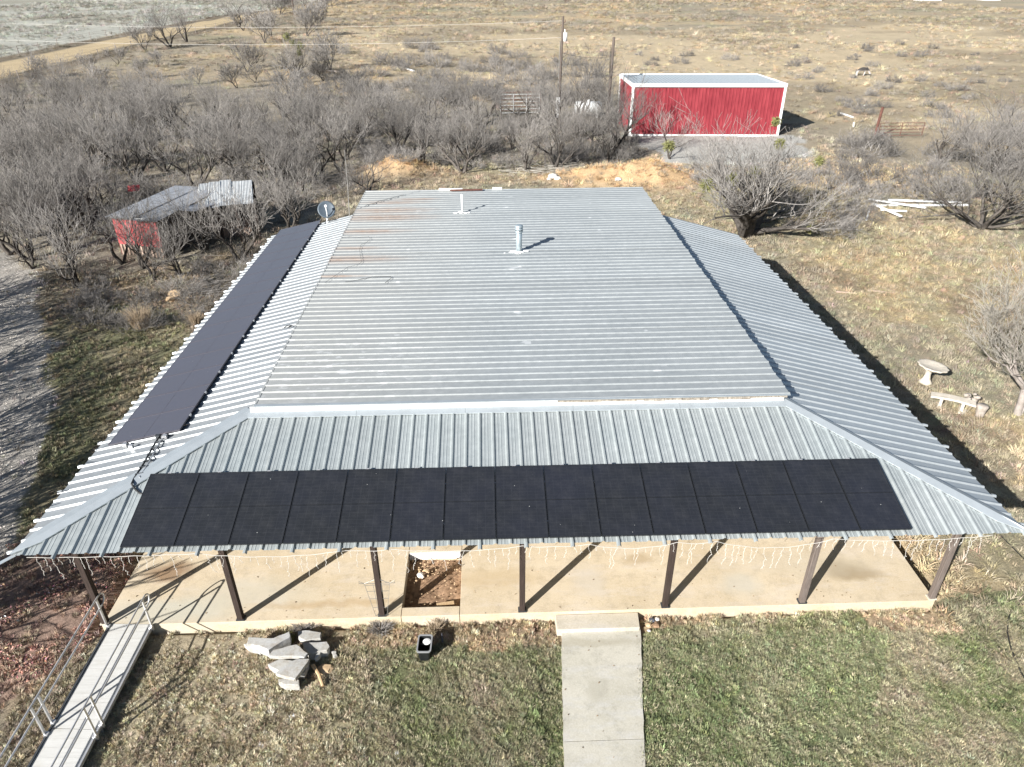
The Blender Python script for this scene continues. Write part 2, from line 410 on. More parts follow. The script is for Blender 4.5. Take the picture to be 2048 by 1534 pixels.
RFIELD = pixpoly([(1330, 420), (1500, 470), (1600, 430), (1780, 400), (2300, 420), (4200, 900), (3000, 1560), (2000, 1560), (1900, 1100), (1500, 600)])
FARTAN = pixpoly([(560, 70), (900, 40), (1300, 60), (1700, 40), (2600, 60), (2600, 230), (1900, 250), (1600, 245), (1250, 190), (1000, 180), (700, 130)])
ROADP = [(-62, 60), (-66, 95), (-68.8, 122), (-70, 160), (-70, 210), (-64, 280), (-56, 355), (-40, 470), (-10, 640)]
PALE = [(-76, 60), (-76, 122), (-78, 160), (-79, 210), (-73, 280), (-66, 355), (-50, 480), (-10, 700), (-900, 700), (-900, 20), (-110, 40)]
GREENR = pixpoly([(1285, 1265), (1500, 1230), (1700, 1215), (1780, 1290), (1700, 1534), (1690, 1620), (1290, 1620)])
THICK = pixpoly([(-900, 150), (0, 150), (300, 165), (640, 190), (900, 200), (1240, 215), (1330, 300), (1250, 330), (1000, 335), (880, 330), (720, 370), (640, 420), (540, 455), (390, 520), (200, 560), (0, 520), (-900, 480)])
MOUNDS = [(1.3, 44.6, 2.6, 1.6, 1.1), (17.8, 41.2, 5.0, 2.0, 1.0), (21.0, 40.8, 2.5, 1.8, .7), (9.5, 38.6, 4.0, 1.5, .35), (26.5, 37.5, 3.0, 1.6, .7), (30.0, 36.0, 2.0, 1.5, .5)]
def c3(*c): return np.array(c)
def ground_color(X, Y):
    wx = X+(fbm(X, Y, 2.2, 3)-.5)*2.2*np.clip((Y+6)/20, .25, 3); wy = Y+(fbm(X, Y, 2.2, 9)-.5)*2.2*np.clip((Y+6)/20, .25, 3)
    n1 = fbm(X, Y, 6, 21)[..., None]; n2 = fbm(X, Y, 1.3, 31)[..., None]; n3 = fbm(X, Y, 26, 41, 5)[..., None]; n4 = fbm(X, Y, .5, 51, 3)[..., None]
    # pasture: tan grass, grey-mauve brush, dull green
    c = c3(.44, .335, .21)*(1-sst(.42, .62, n3))+c3(.32, .265, .19)*sst(.42, .62, n3)
    c = c*(1-.55*sst(.5, .66, n1))+c3(.26, .225, .175)*.55*sst(.5, .66, n1)
    c = c*(1-.5*sst(.56, .72, fbm(X, Y, 17, 77)[..., None]))+c3(.27, .26, .17)*.5*sst(.56, .72, fbm(X, Y, 17, 77)[..., None])
    def lay(c, P, col, a=1.0, soft=None):
        m = inpoly(wx, wy, P)[..., None]*a
        return c*(1-m)+col*m
    c = lay(c, FARTAN, c3(.50, .385, .24)*(1-.35*sst(.45, .6, fbm(X, Y, 20, 61)[..., None]))+c3(.0, .01, .02), .8)
    c = lay(c, THICK, c3(.30, .255, .195)*(1-sst(.45, .6, n2))+c3(.22, .19, .15)*sst(.45, .6, n2))
    c = lay(c, RFIELD, c3(.40, .315, .19)*(1-sst(.42, .62, n1))+c3(.32, .27, .19)*sst(.42, .62, n1))
    g = sst(.56, .68, fbm(X, Y, 3.4, 91)[..., None])*.45
    nearr = (inpoly(wx, wy, RFIELD))[..., None]
    c = c*(1-g*nearr)+c3(.26, .245, .17)*g*nearr
    br = sst(.60, .70, fbm(X, Y, 1.9, 97)[..., None])*.6*nearr
    c = c*(1-br)+c3(.22, .165, .115)*br
    c = lay(c, ORANGE, c3(.36, .275, .185)*(.8+.4*n2), .6)
    md_ = 0
    for mx_, my_, s1_, s2_, a_m in MOUNDS[:3]: md_ = md_+np.exp(-((X-mx_)/s1_)**2-((Y-my_)/s2_)**2)
    md_ = np.clip(md_*1.6, 0, 1)[..., None]; c = c*(1-md_)+c3(.52, .345, .19)*md_
    c = lay(c, PAD, c3(.42, .40, .36)*(.85+.3*n2))
    # left yard
    left = ((X < -1.2) & (Y < 27) & (Y > -30))[..., None]
    cl = c3(.26, .215, .155)*(1-sst(.45, .6, n2))+c3(.33, .255, .175)*sst(.45, .6, n2)
    c = np.where(left & ~inpoly(wx, wy, THICK)[..., None], cl, c)
    c = lay(c, OLIVE, c3(.175, .17, .095)*(1-sst(.4, .6, n2))+c3(.23, .20, .125)*sst(.4, .6, n2), .9)
    c = lay(c, LEAF, c3(.29, .19, .15)*(.75+.5*n2), .85)
    c = lay(c, DRIVE, c3(.37, .335, .295)*(.82+.36*n4))
    # front lawn
    fr = ((wy < .3) & (X > -1.3) & (X < 24))[..., None]
    g_ = sst(.25, .80, .55*n2+.45*n4); cf = c3(.27, .225, .155)*(1-g_)+c3(.125, .145, .062)*g_
    c = np.where(fr, cf, c)
    edge = ((Y > -.75+.3*(fbm(X, Y, 1.0, 5)-.5)*2) & (Y < .3) & (X > -1) & (X < 19.5))[..., None]
    c = np.where(edge, c3(.34, .255, .165)*(.85+.3*n4), c)
    c = lay(c, GREENR, c3(.11, .15, .055)*(1-sst(.28, .78, .6*n2+.4*n4))+c3(.25, .23, .15)*sst(.28, .78, .6*n2+.4*n4), .75)
    dryf = ((X > -1.3) & (wy < .2))[..., None]*sst(5.6, 2.8, wx+1.2*(fbm(X, Y, .8, 63)-.5)+.4*Y)[..., None]*.92
    c = c*(1-dryf)+c3(.35, .29, .20)*(.75+.5*n4)*dryf
    # road and pale field
    c = lay(c, PALE, c3(.40, .385, .33)*(1-sst(.48, .62, fbm(X, Y, 30, 15)[..., None]))+c3(.29, .27, .22)*sst(.48, .62, fbm(X, Y, 30, 15)[..., None]))
    rd = np.full(X.shape, 1e9); vd = np.full(X.shape, 1e9)
    for (x0, y0), (x1, y1) in zip(ROADP[:-1], ROADP[1:]):
        t = np.clip(((X-x0)*(x1-x0)+(Y-y0)*(y1-y0))/((x1-x0)**2+(y1-y0)**2), 0, 1)
        rd = np.minimum(rd, np.hypot(X-x0-t*(x1-x0), Y-y0-t*(y1-y0)))
    rd = (rd+(fbm(X, Y, 6, 71)-.5)*2)[..., None]
    c = np.where(rd < 10, c3(.22, .175, .125)*(.8+.4*n2), c)
    c = np.where(rd < 6.5, c3(.16, .135, .10), c)
    c = np.where(rd < 5.0, c3(.47, .36, .22)*(.9+.2*n2), c)
    c = c*(.86+.28*n4)
    lum_ = (c*np.array([.3, .6, .1])).sum(-1, keepdims=True); c = lum_+(c-lum_)*np.array([.94, .96, .96])
    c = c*np.array([.98, 1.0, 1.0])
    return np.clip(c, .01, .8)
def ground_h(X, Y):
    h = -0.25+0.03*np.clip(Y, -12, 0)
    r = np.clip((Y-30)/40, 0, 1)
    h = h-.055*np.clip(-Y, 0, 12)*sst(5.0, 2.0, X)
    h = h+(fbm(X, Y, 3.0, 101)-.5)*.10*(.4+r)+(fbm(X, Y, .6, 111, 3)-.5)*.05
    h = h+(fbm(X, Y, 40, 121)-.5)*1.2*np.clip((Y-80)/120, 0, 1)
    for x, y, sx, sy, a in MOUNDS:
        g = np.exp(-((X-x)/sx)**2-((Y-y)/sy)**2)
        h = h+a*g*(.75+.5*fbm(X, Y, .9, 131, 3))
    # keep the house footprint and path low
    inside = ((X > -1.6) & (X < 19.7) & (Y > -.05) & (Y < 24))
    h = np.where(inside, np.minimum(h, -.43), h)
    walk = (X > 9.2) & (X < 12.0) & (Y < .1) & (Y > -14)
    h = np.where(walk, h-.05, h)
    return h

def axis(segs):
    out = [segs[0][0]]
    for a, b, st in segs:
        n = max(1, int(round((b-a)/st))); out += list(np.linspace(a, b, n+1)[1:])
    return np.array(out)
gx = axis([(-4000, -600, 340), (-600, -120, 12), (-120, -40, 1.6), (-40, -14, .45), (-14, 28, .14), (28, 60, .45), (60, 140, 1.6), (140, 600, 12), (600, 4000, 340)])
gy = axis([(-400, -40, 60), (-40, -10, 3), (-10, -4.6, .4), (-4.6, 1.0, .07), (1.0, 14, .22), (14, 50, .30), (50, 110, .9), (110, 260, 2.2), (260, 520, 7), (520, 4500, 150)])
GX, GY = np.meshgrid(gx, gy)
GH = ground_h(GX, GY)
V = np.stack([GX, GY, GH], -1).reshape(-1, 3)
nx, ny = len(gx), len(gy)
idx = np.arange(nx*ny).reshape(ny, nx)
F = np.stack([idx[:-1, :-1], idx[:-1, 1:], idx[1:, 1:], idx[1:, :-1]], -1).reshape(-1, 4)
t = NT('ground', .97, .08)
at_ = t.n.new('ShaderNodeAttribute'); at_.attribute_name = 'gcol'
wv = t.coord('World')
n1 = t.noise(wv, 9, 6, .75); n2 = t.noise(wv, 45, 4, .7); n3 = t.noise(wv, 1.2, 6, .7)
gc = t.mix(1.0, at_.outputs['Color'], t.ramp(n1, [(.3, .62), (.5, 1.0), (.7, 1.28)]), 'MULTIPLY')
gc = t.mix(1.0, gc, t.ramp(n2, [(.3, .72), (.7, 1.25)]), 'MULTIPLY')
gc = t.mix(1.0, gc, t.ramp(n3, [(.3, .85), (.7, 1.12)]), 'MULTIPLY')
t.base(gc)
t.bump(t.math('ADD', n1, t.math('MULTIPLY', n2, .5)), .9, .06)
me = mesh_np('ground', V, F, t.m, smooth=True)
ca = me.color_attributes.new('gcol', 'FLOAT_COLOR', 'POINT')
gcol = ground_color(GX, GY).reshape(-1, 3)
ca.data.foreach_set('color', np.concatenate([gcol, np.ones((len(gcol), 1))], 1).astype(np.float32).ravel())
ground = bpy.data.objects.new('ground', me); COL.objects.link(ground); tag(ground, kind='structure')
def gh(x, y): return float(ground_h(np.array([[x]]), np.array([[y]]))[0, 0])
def onground(u, v):
    p = at(u, v)
    for _ in range(3): p = at(u, v, gh(p.x, p.y))
    return p

# ------------------------------------------------------------------ walkway (setting)
A_, B_ = at(1123, 1258, -.19), at(1281, 1254, -.19)
C_, D_ = at(1128, 1534, -.30), at(1290, 1534, -.30)
dl = (C_-A_)/(C_.y-A_.y); dr = (D_-B_)/(D_.y-B_.y)
def wl(y): return A_+dl*(y-A_.y)
def wr(y): return B_+dr*(y-B_.y)
path = empty('path'); path['kind'] = 'structure'
ys = [A_.y+.0, at(1130, 1483, -.28).y, -6.0, -8.6]
for i in range(3):
    y0, y1 = ys[i]-.008, ys[i+1]+.008
    P = [wl(y1), wr(y1), wr(y0), wl(y0)]
    n = 14; poly = []
    L = [wl(y1+(y0-y1)*k/n)+Vector((rnd.uniform(-.012, .012), 0, 0)) for k in range(n+1)]
    R = [wr(y0+(y1-y0)*k/n)+Vector((rnd.uniform(-.012, .012), 0, 0)) for k in range(n+1)]
    MB().prism([tuple(p) for p in R+L], 0, .14).build('paving_slab', MAT['walk'], path)

# ------------------------------------------------------------------ house
EL, ER, EY, EB = -1.93, 20.12, -.5641, 20.2
ZL, ZR = 2.872, 2.7355
BL, BR, BY, BZ = 2.0993, 15.9507, 3.4618, 3.8214
UL, UR, UF, UB, UZL, UZR = 2.2378, 16.0646, 3.3804, 23.4057, 4.0216, 4.0583
house = empty('house', (0, 0, 0), label='long low house with a ribbed metal roof and deep covered porches', cat='house')
A = Vector((-2.0555, EY, ZL)); Bp = Vector((BL, BY, BZ)); E_ = Vector((BR, BY, BZ)); F_ = Vector((20.2047, EY, ZR))
Cb = Vector((BL, EB, BZ)); Db = Vector((BR+.0, EB-.2, BZ)); ElB = Vector((-1.7743, 20.3863, ZL)); ErB = Vector((19.9926, 19.9529, ZR))
PITCH = 1.012/3
def profile(u0, n=3, sub=True, rh=.042):
    """(u, h) cross-section of one 3-rib sheet from u0"""
    out = []
    for k in range(n):
        b = u0+k*PITCH
        out += [(b-.048, 0), (b-.018, rh), (b+.018, rh), (b+.048, 0)]
        if sub:
            for m in (.115, .195):
                out += [(b+m-.018, 0), (b+m-.006, .007), (b+m+.006, .007), (b+m+.018, 0)]
    out.append((u0+n*PITCH-.048, 0))
    return out
def sheet(name, u0, P, nrm, vlo, vhi, mat, finger=.11, cols=1, n=3, umin=-1e9, umax=1e9, sub=True, rh=.042):
    """P(u, v) -> point on the plane, ribs run along v"""
    pr = [(u, h) for u, h in profile(u0, n, sub, rh) if umin <= u <= umax]
    if len(pr) < 3: return None
    vs = []; fs = []; jit = rnd.uniform(-.012, .012)
    for u, h in pr:
        a, b = vlo(u), vhi(u)
        if b < a: b = a
        for k in range(cols+1):
            v = a+(b-a)*k/cols+(jit if k == 0 else 0)
            vs.append(tuple(P(u, v)+nrm*(h+jit*.2)))
    c = cols+1
    for i in range(len(pr)-1):
        for k in range(cols):
            fs.append((i*c+k, (i+1)*c+k, (i+1)*c+k+1, i*c+k+1))
    if finger:
        b = u0
        if umin < b-.048 and b+.048 < umax:
            f = finger+rnd.uniform(-.02, .02)
            nb = len(vs)
            for du, h in ((-.05, -.002), (-.019, .045), (.019, .045), (.05, -.002)):
                vs.append(tuple(P(b+du, vlo(b+du)-f)+nrm*h)); vs.append(tuple(P(b+du, vlo(b+du)+.02)+nrm*(h+.002)))
            for i in range(3): fs.append((nb+2*i, nb+2*i+2, nb+2*i+3, nb+2*i+1))
    return mk(name, vs, fs, mat, house)
# front porch plane (bilinear between eave and top)
def lerp(a, b, t): return a+(b-a)*t
def zeF(x): return ZL+(ZR-ZL)*(x-A.x)/(F_.x-A.x)
SLF = math.hypot(BY-EY, BZ-2.80)
def PF(u, v):
    k = v/SLF; return Vector((u, EY+(BY-EY)*k, lerp(zeF(u), BZ, k)))
NF = Vector((0, -(BZ-2.8), BY-EY)).normalized()
def vhF(u):
    if u < BL: return SLF*max(0, (u-A.x)/(BL-A.x))
    if u > BR: return SLF*max(0, (F_.x-u)/(F_.x-BR))
    return SLF
u = -1.13-1.012
while u < F_.x:
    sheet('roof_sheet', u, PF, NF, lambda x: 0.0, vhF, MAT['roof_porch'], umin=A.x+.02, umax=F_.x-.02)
    u += 1.012
# left porch plane: ribs run along x
def PLf(u, v):
    k = v/SLL; e = lerp(A, ElB, (u-A.y)/(ElB.y-A.y)); return Vector((lerp(e.x, BL, k), u, lerp(ZL, BZ, k)))
SLL = math.hypot(BL-A.x, BZ-ZL)
NL = Vector((-(BZ-ZL), 0, BL-A.x)).normalized()
def vhL(u): return SLL*min(1, max(0, (u-A.y)/(BY-A.y)))
u = -.45
while u < EB+.1:
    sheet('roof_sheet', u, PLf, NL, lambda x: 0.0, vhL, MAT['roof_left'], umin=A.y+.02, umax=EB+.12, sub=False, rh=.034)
    u += 1.012
SLR = math.hypot(F_.x-BR, BZ-ZR)
def PRt(u, v):
    k = v/SLR; e = lerp(F_, ErB, (u-F_.y)/(ErB.y-F_.y)); return Vector((lerp(e.x, BR, k), u, lerp(ZR, BZ, k)))
NR = Vector((BZ-ZR, 0, F_.x-BR)).normalized()
def vhR(u): return SLR*min(1, max(0, (u-F_.y)/(BY-F_.y)))
u = -.30
while u < 19.95:
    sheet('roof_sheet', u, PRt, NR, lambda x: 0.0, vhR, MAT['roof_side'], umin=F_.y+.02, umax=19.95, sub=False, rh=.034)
    u += 1.012
# upper roof: ribs run along x
def PU(u, v): return Vector((v, u, lerp(UZL, UZR, (v-UL)/(UR-UL))))
u = UF+.06
NU = Vector((0, 0, 1))
while u < UB:
    sheet('roof_sheet', u, PU, NU, lambda x: UL+.02*math.sin(x*3), lambda x: UR+.012*math.sin(x*2.3+1)+(.03 if (x*.99) % 1.0 < .35 else 0), MAT['roof_old'], finger=0, umin=UF, umax=UB, sub=False, rh=.026)
    u += 1.012
# hip caps
def cap_strip(P, Q, wd, lift, nl, nr, mat, name, sl, sr):
    d = (Q-P).normalized()
    m = MB()
    n = 10
    for k in range(n):
        a = P+(Q-P)*k/n; b = P+(Q-P)*(k+1)/n
        upv = Vector((0, 0, 1))
        wa, wb = wd*(.08 if k == 0 else 1), wd
        al, bl = a+sl*wa+nl*lift, b+sl*wb+nl*lift
        ar, br = a+sr*wa+nr*lift, b+sr*wb+nr*lift
        ac, bc = a+upv*(lift+.03), b+upv*(lift+.03)
        m.quad(al, ac, bc, bl); m.quad(ac, ar, br, bc)
        m.quad(al-nl*.03, al, bl, bl-nl*.03); m.quad(ar, ar-nr*.03, br-nr*.03, br)
    return m.build(name, mat, house)
def inplane(d, n, toward):
    s = n.cross(d).normalized()
    return s if s.dot(toward) > 0 else -s
dh = (Bp-A).normalized()
hl = cap_strip(A+dh*.02, Bp+dh*.02, .30, .048, NL, NF, MAT['flash'], 'hip_cap', inplane(dh, NL, Vector((-1, 1, 0))), inplane(dh, NF, Vector((1, -1, 0)))*.55)
dh = (E_-F_).normalized()
cap_strip(F_+dh*.0, E_+dh*.02, .18, .048, NF, NR, MAT['flash'], 'hip_cap', inplane(dh, NF, Vector((-1, -1, 0))), inplane(dh, NR, Vector((1, 1, 0))))
# the long bare end of the left hip cap sticks out past the corner
MB().beam(A+Vector((-.55, -.42, -.16)), A+Vector((.1, .02, .0)), .10, .012).build('hip_cap_end', MAT['flash'], house)
# transition flashing along the front: white fascia + apron
m = MB()
for k in range(5):
    x0 = lerp(BL+.02, UR-.13, k/5); x1 = lerp(BL+.02, UR-.13, (k+1)/5)-.006
    P0 = Vector((x0, UF+.02, 4.015)); P1 = Vector((x1, UF+.02, 4.02)); Q0 = Vector((x0, UF-.005, BZ+.045)); Q1 = Vector((x1, UF-.005, BZ+.045))
    m.quad(Q0, Q1, P1, P0)
m.build('fascia', MAT['flash_white'], house)
m = MB()
for k in range(5):
    x0 = lerp(BL-.05, UR-.1, k/5); x1 = lerp(BL-.05, UR-.1, (k+1)/5)-.005
    a, b = PF(0, SLF).z, 0
    Q0 = Vector((x0, UF-.003, BZ+.05)); Q1 = Vector((x1, UF-.003, BZ+.05))
    T = PF(x0, SLF-.24)+NF*.05
    m.quad(Vector((x0, T.y, T.z)), Vector((x1, T.y, T.z)), Q1, Q0); m.quad(Vector((x0, T.y, T.z-.03)), Vector((x1, T.y, T.z-.03)), Vector((x1, T.y, T.z)), Vector((x0, T.y, T.z)))
m.build('apron_flashing', MAT['flash'], house)
m = MB(); x = 10.0
while x < UR-.25:                      # torn sealant under the lip on the right half
    L = rnd.uniform(.10, .32); h = rnd.uniform(.012, .05)
    m.box((x, UF-.012, 4.0-h-rnd.uniform(0, .02)), (x+L, UF+.016, 4.012)); x += L*.97
m.build('torn_sealant', MAT['torn'], house)
m = MB()
m.box((UL, UF-.035, 4.045), (UR, UF+.07, 4.062)); m.build('drip_edge', MAT['flash'], house)
# left seam strip of the upper roof, right lip, and back lip
MB().box((UL-.03, UF, 4.0), (UL+.02, UB-.1, 4.03)).build('edge_strip', MAT['roof_old'], house)
MB().box((UR-.09, UF+.1, 3.90), (UR-.05, UB-.05, 4.04)).build('rake_board', MAT['flash_white'], house)
MB().box((UL, UB-.05, 3.9), (UR, UB+.02, 4.055)).build('back_fascia', MAT['flash_white'], house)
# walls (below the roofs) with windows and a door
W0x, W1x, W0y, W1y = BL+.15, BR-.10, BY+.06, 23.1
m = MB()
m.box((W0x, W0y, -.2), (W1x, W0y+.12, 3.98)); m.box((W0x, W1y-.12, -.2), (W1x, W1y, 3.98))
m.box((W0x, W0y+.12, -.2), (W0x+.12, W1y-.12, 3.98)); m.box((W1x-.12, W0y+.12, -.2), (W1x, W1y-.12, 3.98))
m.build('wall', MAT['wall'], house)
for x in (3.6, 7.2, 12.6):
    wn = MB().box((x, W0y-.03, 1.0), (x+1.1, W0y-.004, 2.2)).build('window', MAT['glass'], house)
    MB().box((x-.07, W0y-.045, .93), (x+1.17, W0y-.004, .998)).build('sill', MAT['white'], wn)
dr_ = MB().box((9.7, W0y-.04, 0.0), (10.65, W0y-.004, 2.05)).build('door', MAT['white'], house)
MB().tube([(10.55, W0y-.10, 1.0), (10.55, W0y-.04, 1.0)], .03, 8).build('handle', MAT['dark_metal'], dr_)
# soffit structure: header beams and rafters
m = MB().box((-1.3, .02, 2.40), (19.3, .15, 2.62)); m.build('header_beam', MAT['wood_dark'], house)
MB().box((-1.25, .152, 2.40), (-1.12, 20.0, 2.62)).build('header_beam', MAT['wood_dark'], house)
MB().box((19.12, .152, 2.32), (19.25, 19.8, 2.54)).build('header_beam', MAT['wood_dark'], house)
for k in range(11):
    x = -.9+k*2.0
    if x > 19: break
    kk = min(1.0, vhF(x)/SLF)
    if kk < .3: continue
    p0 = PF(x, .12*SLF); p1 = PF(x, SLF*kk*.98); 
    MB().beam(p0-NF*.13, p1-NF*.13, .04, .14).build('rafter', MAT['wood_dark'], house)
# posts
PXs = [-1.17, 2.08, 5.51, 8.94, 12.48, 15.91, 19.2]
PXt = [-1.09, 2.12, 5.54, 8.95, 12.40, 15.78, 19.05]
for i, x in enumerate(PXs):
    xx = x
    z1 = 2.40
    o = MB().box((xx-.068, .035, 0.0 if i else -.02), (xx+.068, .172, z1)).build('porch_post', MAT['wood_grey'] if i >= 5 else MAT['wood_dark'], house)
    bevel(o, .008)
    MB().box((xx-.10, .02, .001), (xx+.10, .187, .03)).build('post_base', MAT['dark_metal'] if 0 < i < 6 else MAT['cast'], house)
for k in range(1, 6):
    for x in (-1.185, 19.185):
        y = .1+k*3.35
        bevel(MB().box((x-.065, y-.065, 0), (x+.065, y+.065, 2.40)).build('porch_post', MAT['wood_dark'], house), .008)
# porch slab with a planting bed cut out
slabx = [-1.2267, 5.975, 7.405, 10.9, 15.2, 19.2615]
m = []
def slab(x0, y0, x1, y1, zt=0.0):
    g = .006
    o = MB().box((x0+g, y0+g, -.45), (x1-g, y1-g, zt)).build('porch_slab', MAT['slab'], house); bevel(o, .008); return o
slab(-1.2267, 0, 5.975, 3.5); slab(5.975, 0, 7.405, .30); slab(5.975, 2.20, 7.405, 3.5); slab(7.405, 0, 19.2615, 3.5)
slab(-1.2267, 3.5, 2.2, 20); slab(15.9, 3.5, 19.2615, 20)
bs = empty('planting_bed', (6.69, 1.25, -.3), label='rectangular unplanted bed of bare rocky soil sunk into the porch floor', cat='planting bed')
ys_ = np.linspace(.30, 2.2, 34); xs_ = np.linspace(5.97, 7.41, 26)
XX, YY = np.meshgrid(xs_, ys_)
ZZ = -.29+(fbm(XX, YY, .35, 201)-.5)*.12+(fbm(XX, YY, .09, 211, 2)-.5)*.03
idb = np.arange(XX.size).reshape(XX.shape)
so_ = bpy.data.objects.new('soil', mesh_np('soil', np.stack([XX-6.69, YY-1.25, ZZ+.3], -1).reshape(-1, 3), np.stack([idb[:-1, :-1], idb[:-1, 1:], idb[1:, 1:], idb[1:, :-1]], -1).reshape(-1, 4), MAT['soil'], True))
COL.objects.link(so_); so_.parent = bs
MB().box((-.70, .93, .06), (.70, .948, .29)).build('lit_back_wall', MAT['white'], bs)  # white face put in to imitate sunlight on the bed's far inner wall
def rock(mb, c, r, seed, flat=.7, k=7):
    q = random.Random(seed); n0 = len(mb.v)
    rings = [(.0, -.6), (.8, -.45), (1.0, .0), (.75, .5), (.0, .68)]
    for rr, z in rings:
        if rr == 0: mb.v.append((c[0], c[1], c[2]+z*r*flat)); continue
        for j in range(k):
            a = 2*math.pi*j/k+q.uniform(-.25, .25); s_ = rr*r*q.uniform(.75, 1.15)
            mb.v.append((c[0]+s_*math.cos(a), c[1]+s_*math.sin(a)*.85, c[2]+z*r*flat*q.uniform(.85, 1.1)))
    i0 = n0; R1 = n0+1; R2 = R1+k; R3 = R2+k; T = R3+k
    for j in range(k):
        jn = (j+1) % k
        mb.f += [(i0, R1+jn, R1+j), (R1+j, R1+jn, R2+jn, R2+j), (R2+j, R2+jn, R3+jn, R3+j), (R3+j, R3+jn, T)]
    return mb
m = MB()
for k in range(120):
    x, y = rnd.uniform(-.68, .68), rnd.uniform(-.9, .92)
    if rnd.random() < .5: y = abs(y)
    rock(m, (x, y, .12+rnd.uniform(-.03, .02)), rnd.uniform(.012, .035), k)
tag(m.build('gravel', MAT['stone_tan'], bs), kind='stuff')
m = MB(); m.beam((.12, -.80, .17), (.55, -.72, .16), .10, .05); m.build('split_log', MAT['wood_tan'], bs)
m = MB(); rock(m, (-.36, .25, .16), .10, 5, 1.2); m.build('stone', MAT['stone_white'], bs)
m = MB(); rock(m, (-.22, .42, .14), .10, 8); m.build('stone', MAT['stone_tan'], bs)

# front step block at the path
st = [at(1110.7, 1235.5, -.075), at(1277, 1229, -.075), at(1280, 1256, -.10), at(1114, 1260.6, -.10)]
o = MB().prism([(st[3].x, st[3].y, -.085), (st[2].x, st[2].y, -.085), (st[1].x, -.012, -.075), (st[0].x, -.012, -.075)], 0, .3).build('porch_step', MAT['step'])
bevel(o, .012); tag(o, 'single low concrete step between the porch floor and the front path', 'step')

# ------------------------------------------------------------------ solar panels
PW, PLn, PT = 1.134, 1.9975, .035
def make_panel():
    r = empty('solar_panel', (0, 0, 0))
    m = MB(); f = .014
    m.box((0, 0, -PT), (PW, f, .004)); m.box((0, PLn-f, -PT), (PW, PLn, .004)); m.box((0, f, -PT), (f, PLn-f, .004)); m.box((PW-f, f, -PT), (PW, PLn-f, .004))
    m.build('frame', MAT['frame'], r)
    hh = PLn/2
    m = MB(); m.box((f, f, -.012), (PW-f, hh-.009, 0)); m.build('cell_sheet', MAT['cells'], r)
    m = MB(); m.box((f, hh+.009, -.012), (PW-f, PLn-f, 0)); m.build('cell_sheet', MAT['cells'], r)
    m = MB(); m.box((f, hh-.009, -.012), (PW-f, hh+.009, -.002)); m.build('centre_bar', MAT['black'], r)
    m = MB(); m.box((f, f, -PT), (PW-f, PLn-f, -.014)); m.build('backsheet', MAT['black'], r)
    m = MB()
    m.box((.40, PLn+.001, -.05), (.48, PLn+.03, .008)); m.build('clamp', MAT['alu'], r)
    return r
proto = make_panel()
def place_panel(i, x, y, z, ax, ay, label, group):
    o = proto if i == 0 else copy_tree(proto)
    ax = ax.normalized(); ay = (ay-ax*ay.dot(ax)).normalized(); az = ax.cross(ay)
    m = Matrix.Identity(4)
    for k in range(3): m[k][0], m[k][1], m[k][2] = ax[k], ay[k], az[k]
    m.translation = Vector((x, y, z)); o.matrix_world = m
    tag(o, label, 'solar panel', group)
    return o
cnt = 0
for i in range(15):
    x = .2569+i*1.154+.01
    P = PF(x, .0795)+NF*.12; P2 = PF(x+1, .0795)+NF*.12; P3 = PF(x, 2.08)+NF*.12
    lb = ('leftmost' if i == 0 else 'rightmost' if i == 14 else ORD[i]+' from the left')+' black solar panel in the row above the front porch eave'
    place_panel(cnt, P.x, P.y, P.z, P2-P, P3-P, lb, 'black solar panels along the front porch roof'); cnt += 1
for i in range(15):
    y = 3.1831+i*1.154+.01
    d = Vector((BL-A.x, 0, BZ-ZL)).normalized()
    P = PLf(y+PW, .4267)+NL*.12; Pb = PLf(y, .4267)+NL*.12
    lb = ('nearest' if i == 0 else 'farthest' if i == 14 else ORD[i]+' from the near end')+' dark solar panel in the row on the left side roof'
    o = place_panel(cnt, P.x, P.y, P.z, Pb-P, d, lb, 'dark solar panels along the left side roof'); cnt += 1
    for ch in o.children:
        for sl_ in ch.material_slots: sl_.link = 'OBJECT'; sl_.material = MAT['cells_sheen'] if ch.name.startswith('cell_sheet') else MAT['alu'] if ch.name.startswith('clamp') else MAT['frame_sheen']  # left row takes the colours with painted sky reflection
# rails below the panels, part of the house roof
for v in (.45, 1.55):
    MB().beam(PF(.3, v+.08)+NF*.062, PF(17.6, v+.08)+NF*.062, .04, .036, NF).build('panel_rail', MAT['alu'], house)
    MB().beam(PLf(3.05, v+.43)+NL*.062, PLf(20.4, v+.43)+NL*.062, .04, .036, NL).build('panel_rail', MAT['alu'], house)
# conduit from the left array over the hip to the front array
def onleft(u, v, h=.06):
    return atp(u, v, tuple(Bp+NL*h), np.array(NL))
c1 = [onleft(*q) for q in ((322, 868), (306, 893), (288, 926), (268, 957), (263, 968))]
c2 = [atp(u, v, tuple(Bp+NF*.07), np.array(NF)) for u, v in ((268, 976), (279, 986), (290, 990))]
cable = empty('conduit', c1[0], label='black and grey electrical conduit pair running down over the left hip of the roof', cat='conduit')
m = MB(); m.tube([p-c1[0] for p in c1+c2], .022, 8); m.build('pipe', MAT['wire_dark'], cable)
m = MB(); off = Vector((.13, 0, .03)); m.tube([p+off-c1[0] for p in c1[:4]], .016, 8); m.build('pipe', MAT['alu'], cable)
for k in range(7):
    p = c1[0].lerp(c1[3], (k+.4)/7.0)
    MB().beam(p-c1[0]+Vector((-.03, 0, -.01)), p-c1[0]+Vector((.18, 0, .03)), .03, .05).build('clip', MAT['dark_metal'], cable)
for (u0, v0), mt in (((316, 873), 'dark_metal'), ((330, 873), 'alu'), ((250, 890), 'alu'), ((262, 893), 'alu')):
    p = onleft(u0, v0, .07); m = MB(); m.box((-.05, -.04, -.05), (.05, .04, .05)); o = m.build('clip', MAT[mt], cable); o.location = p-c1[0]

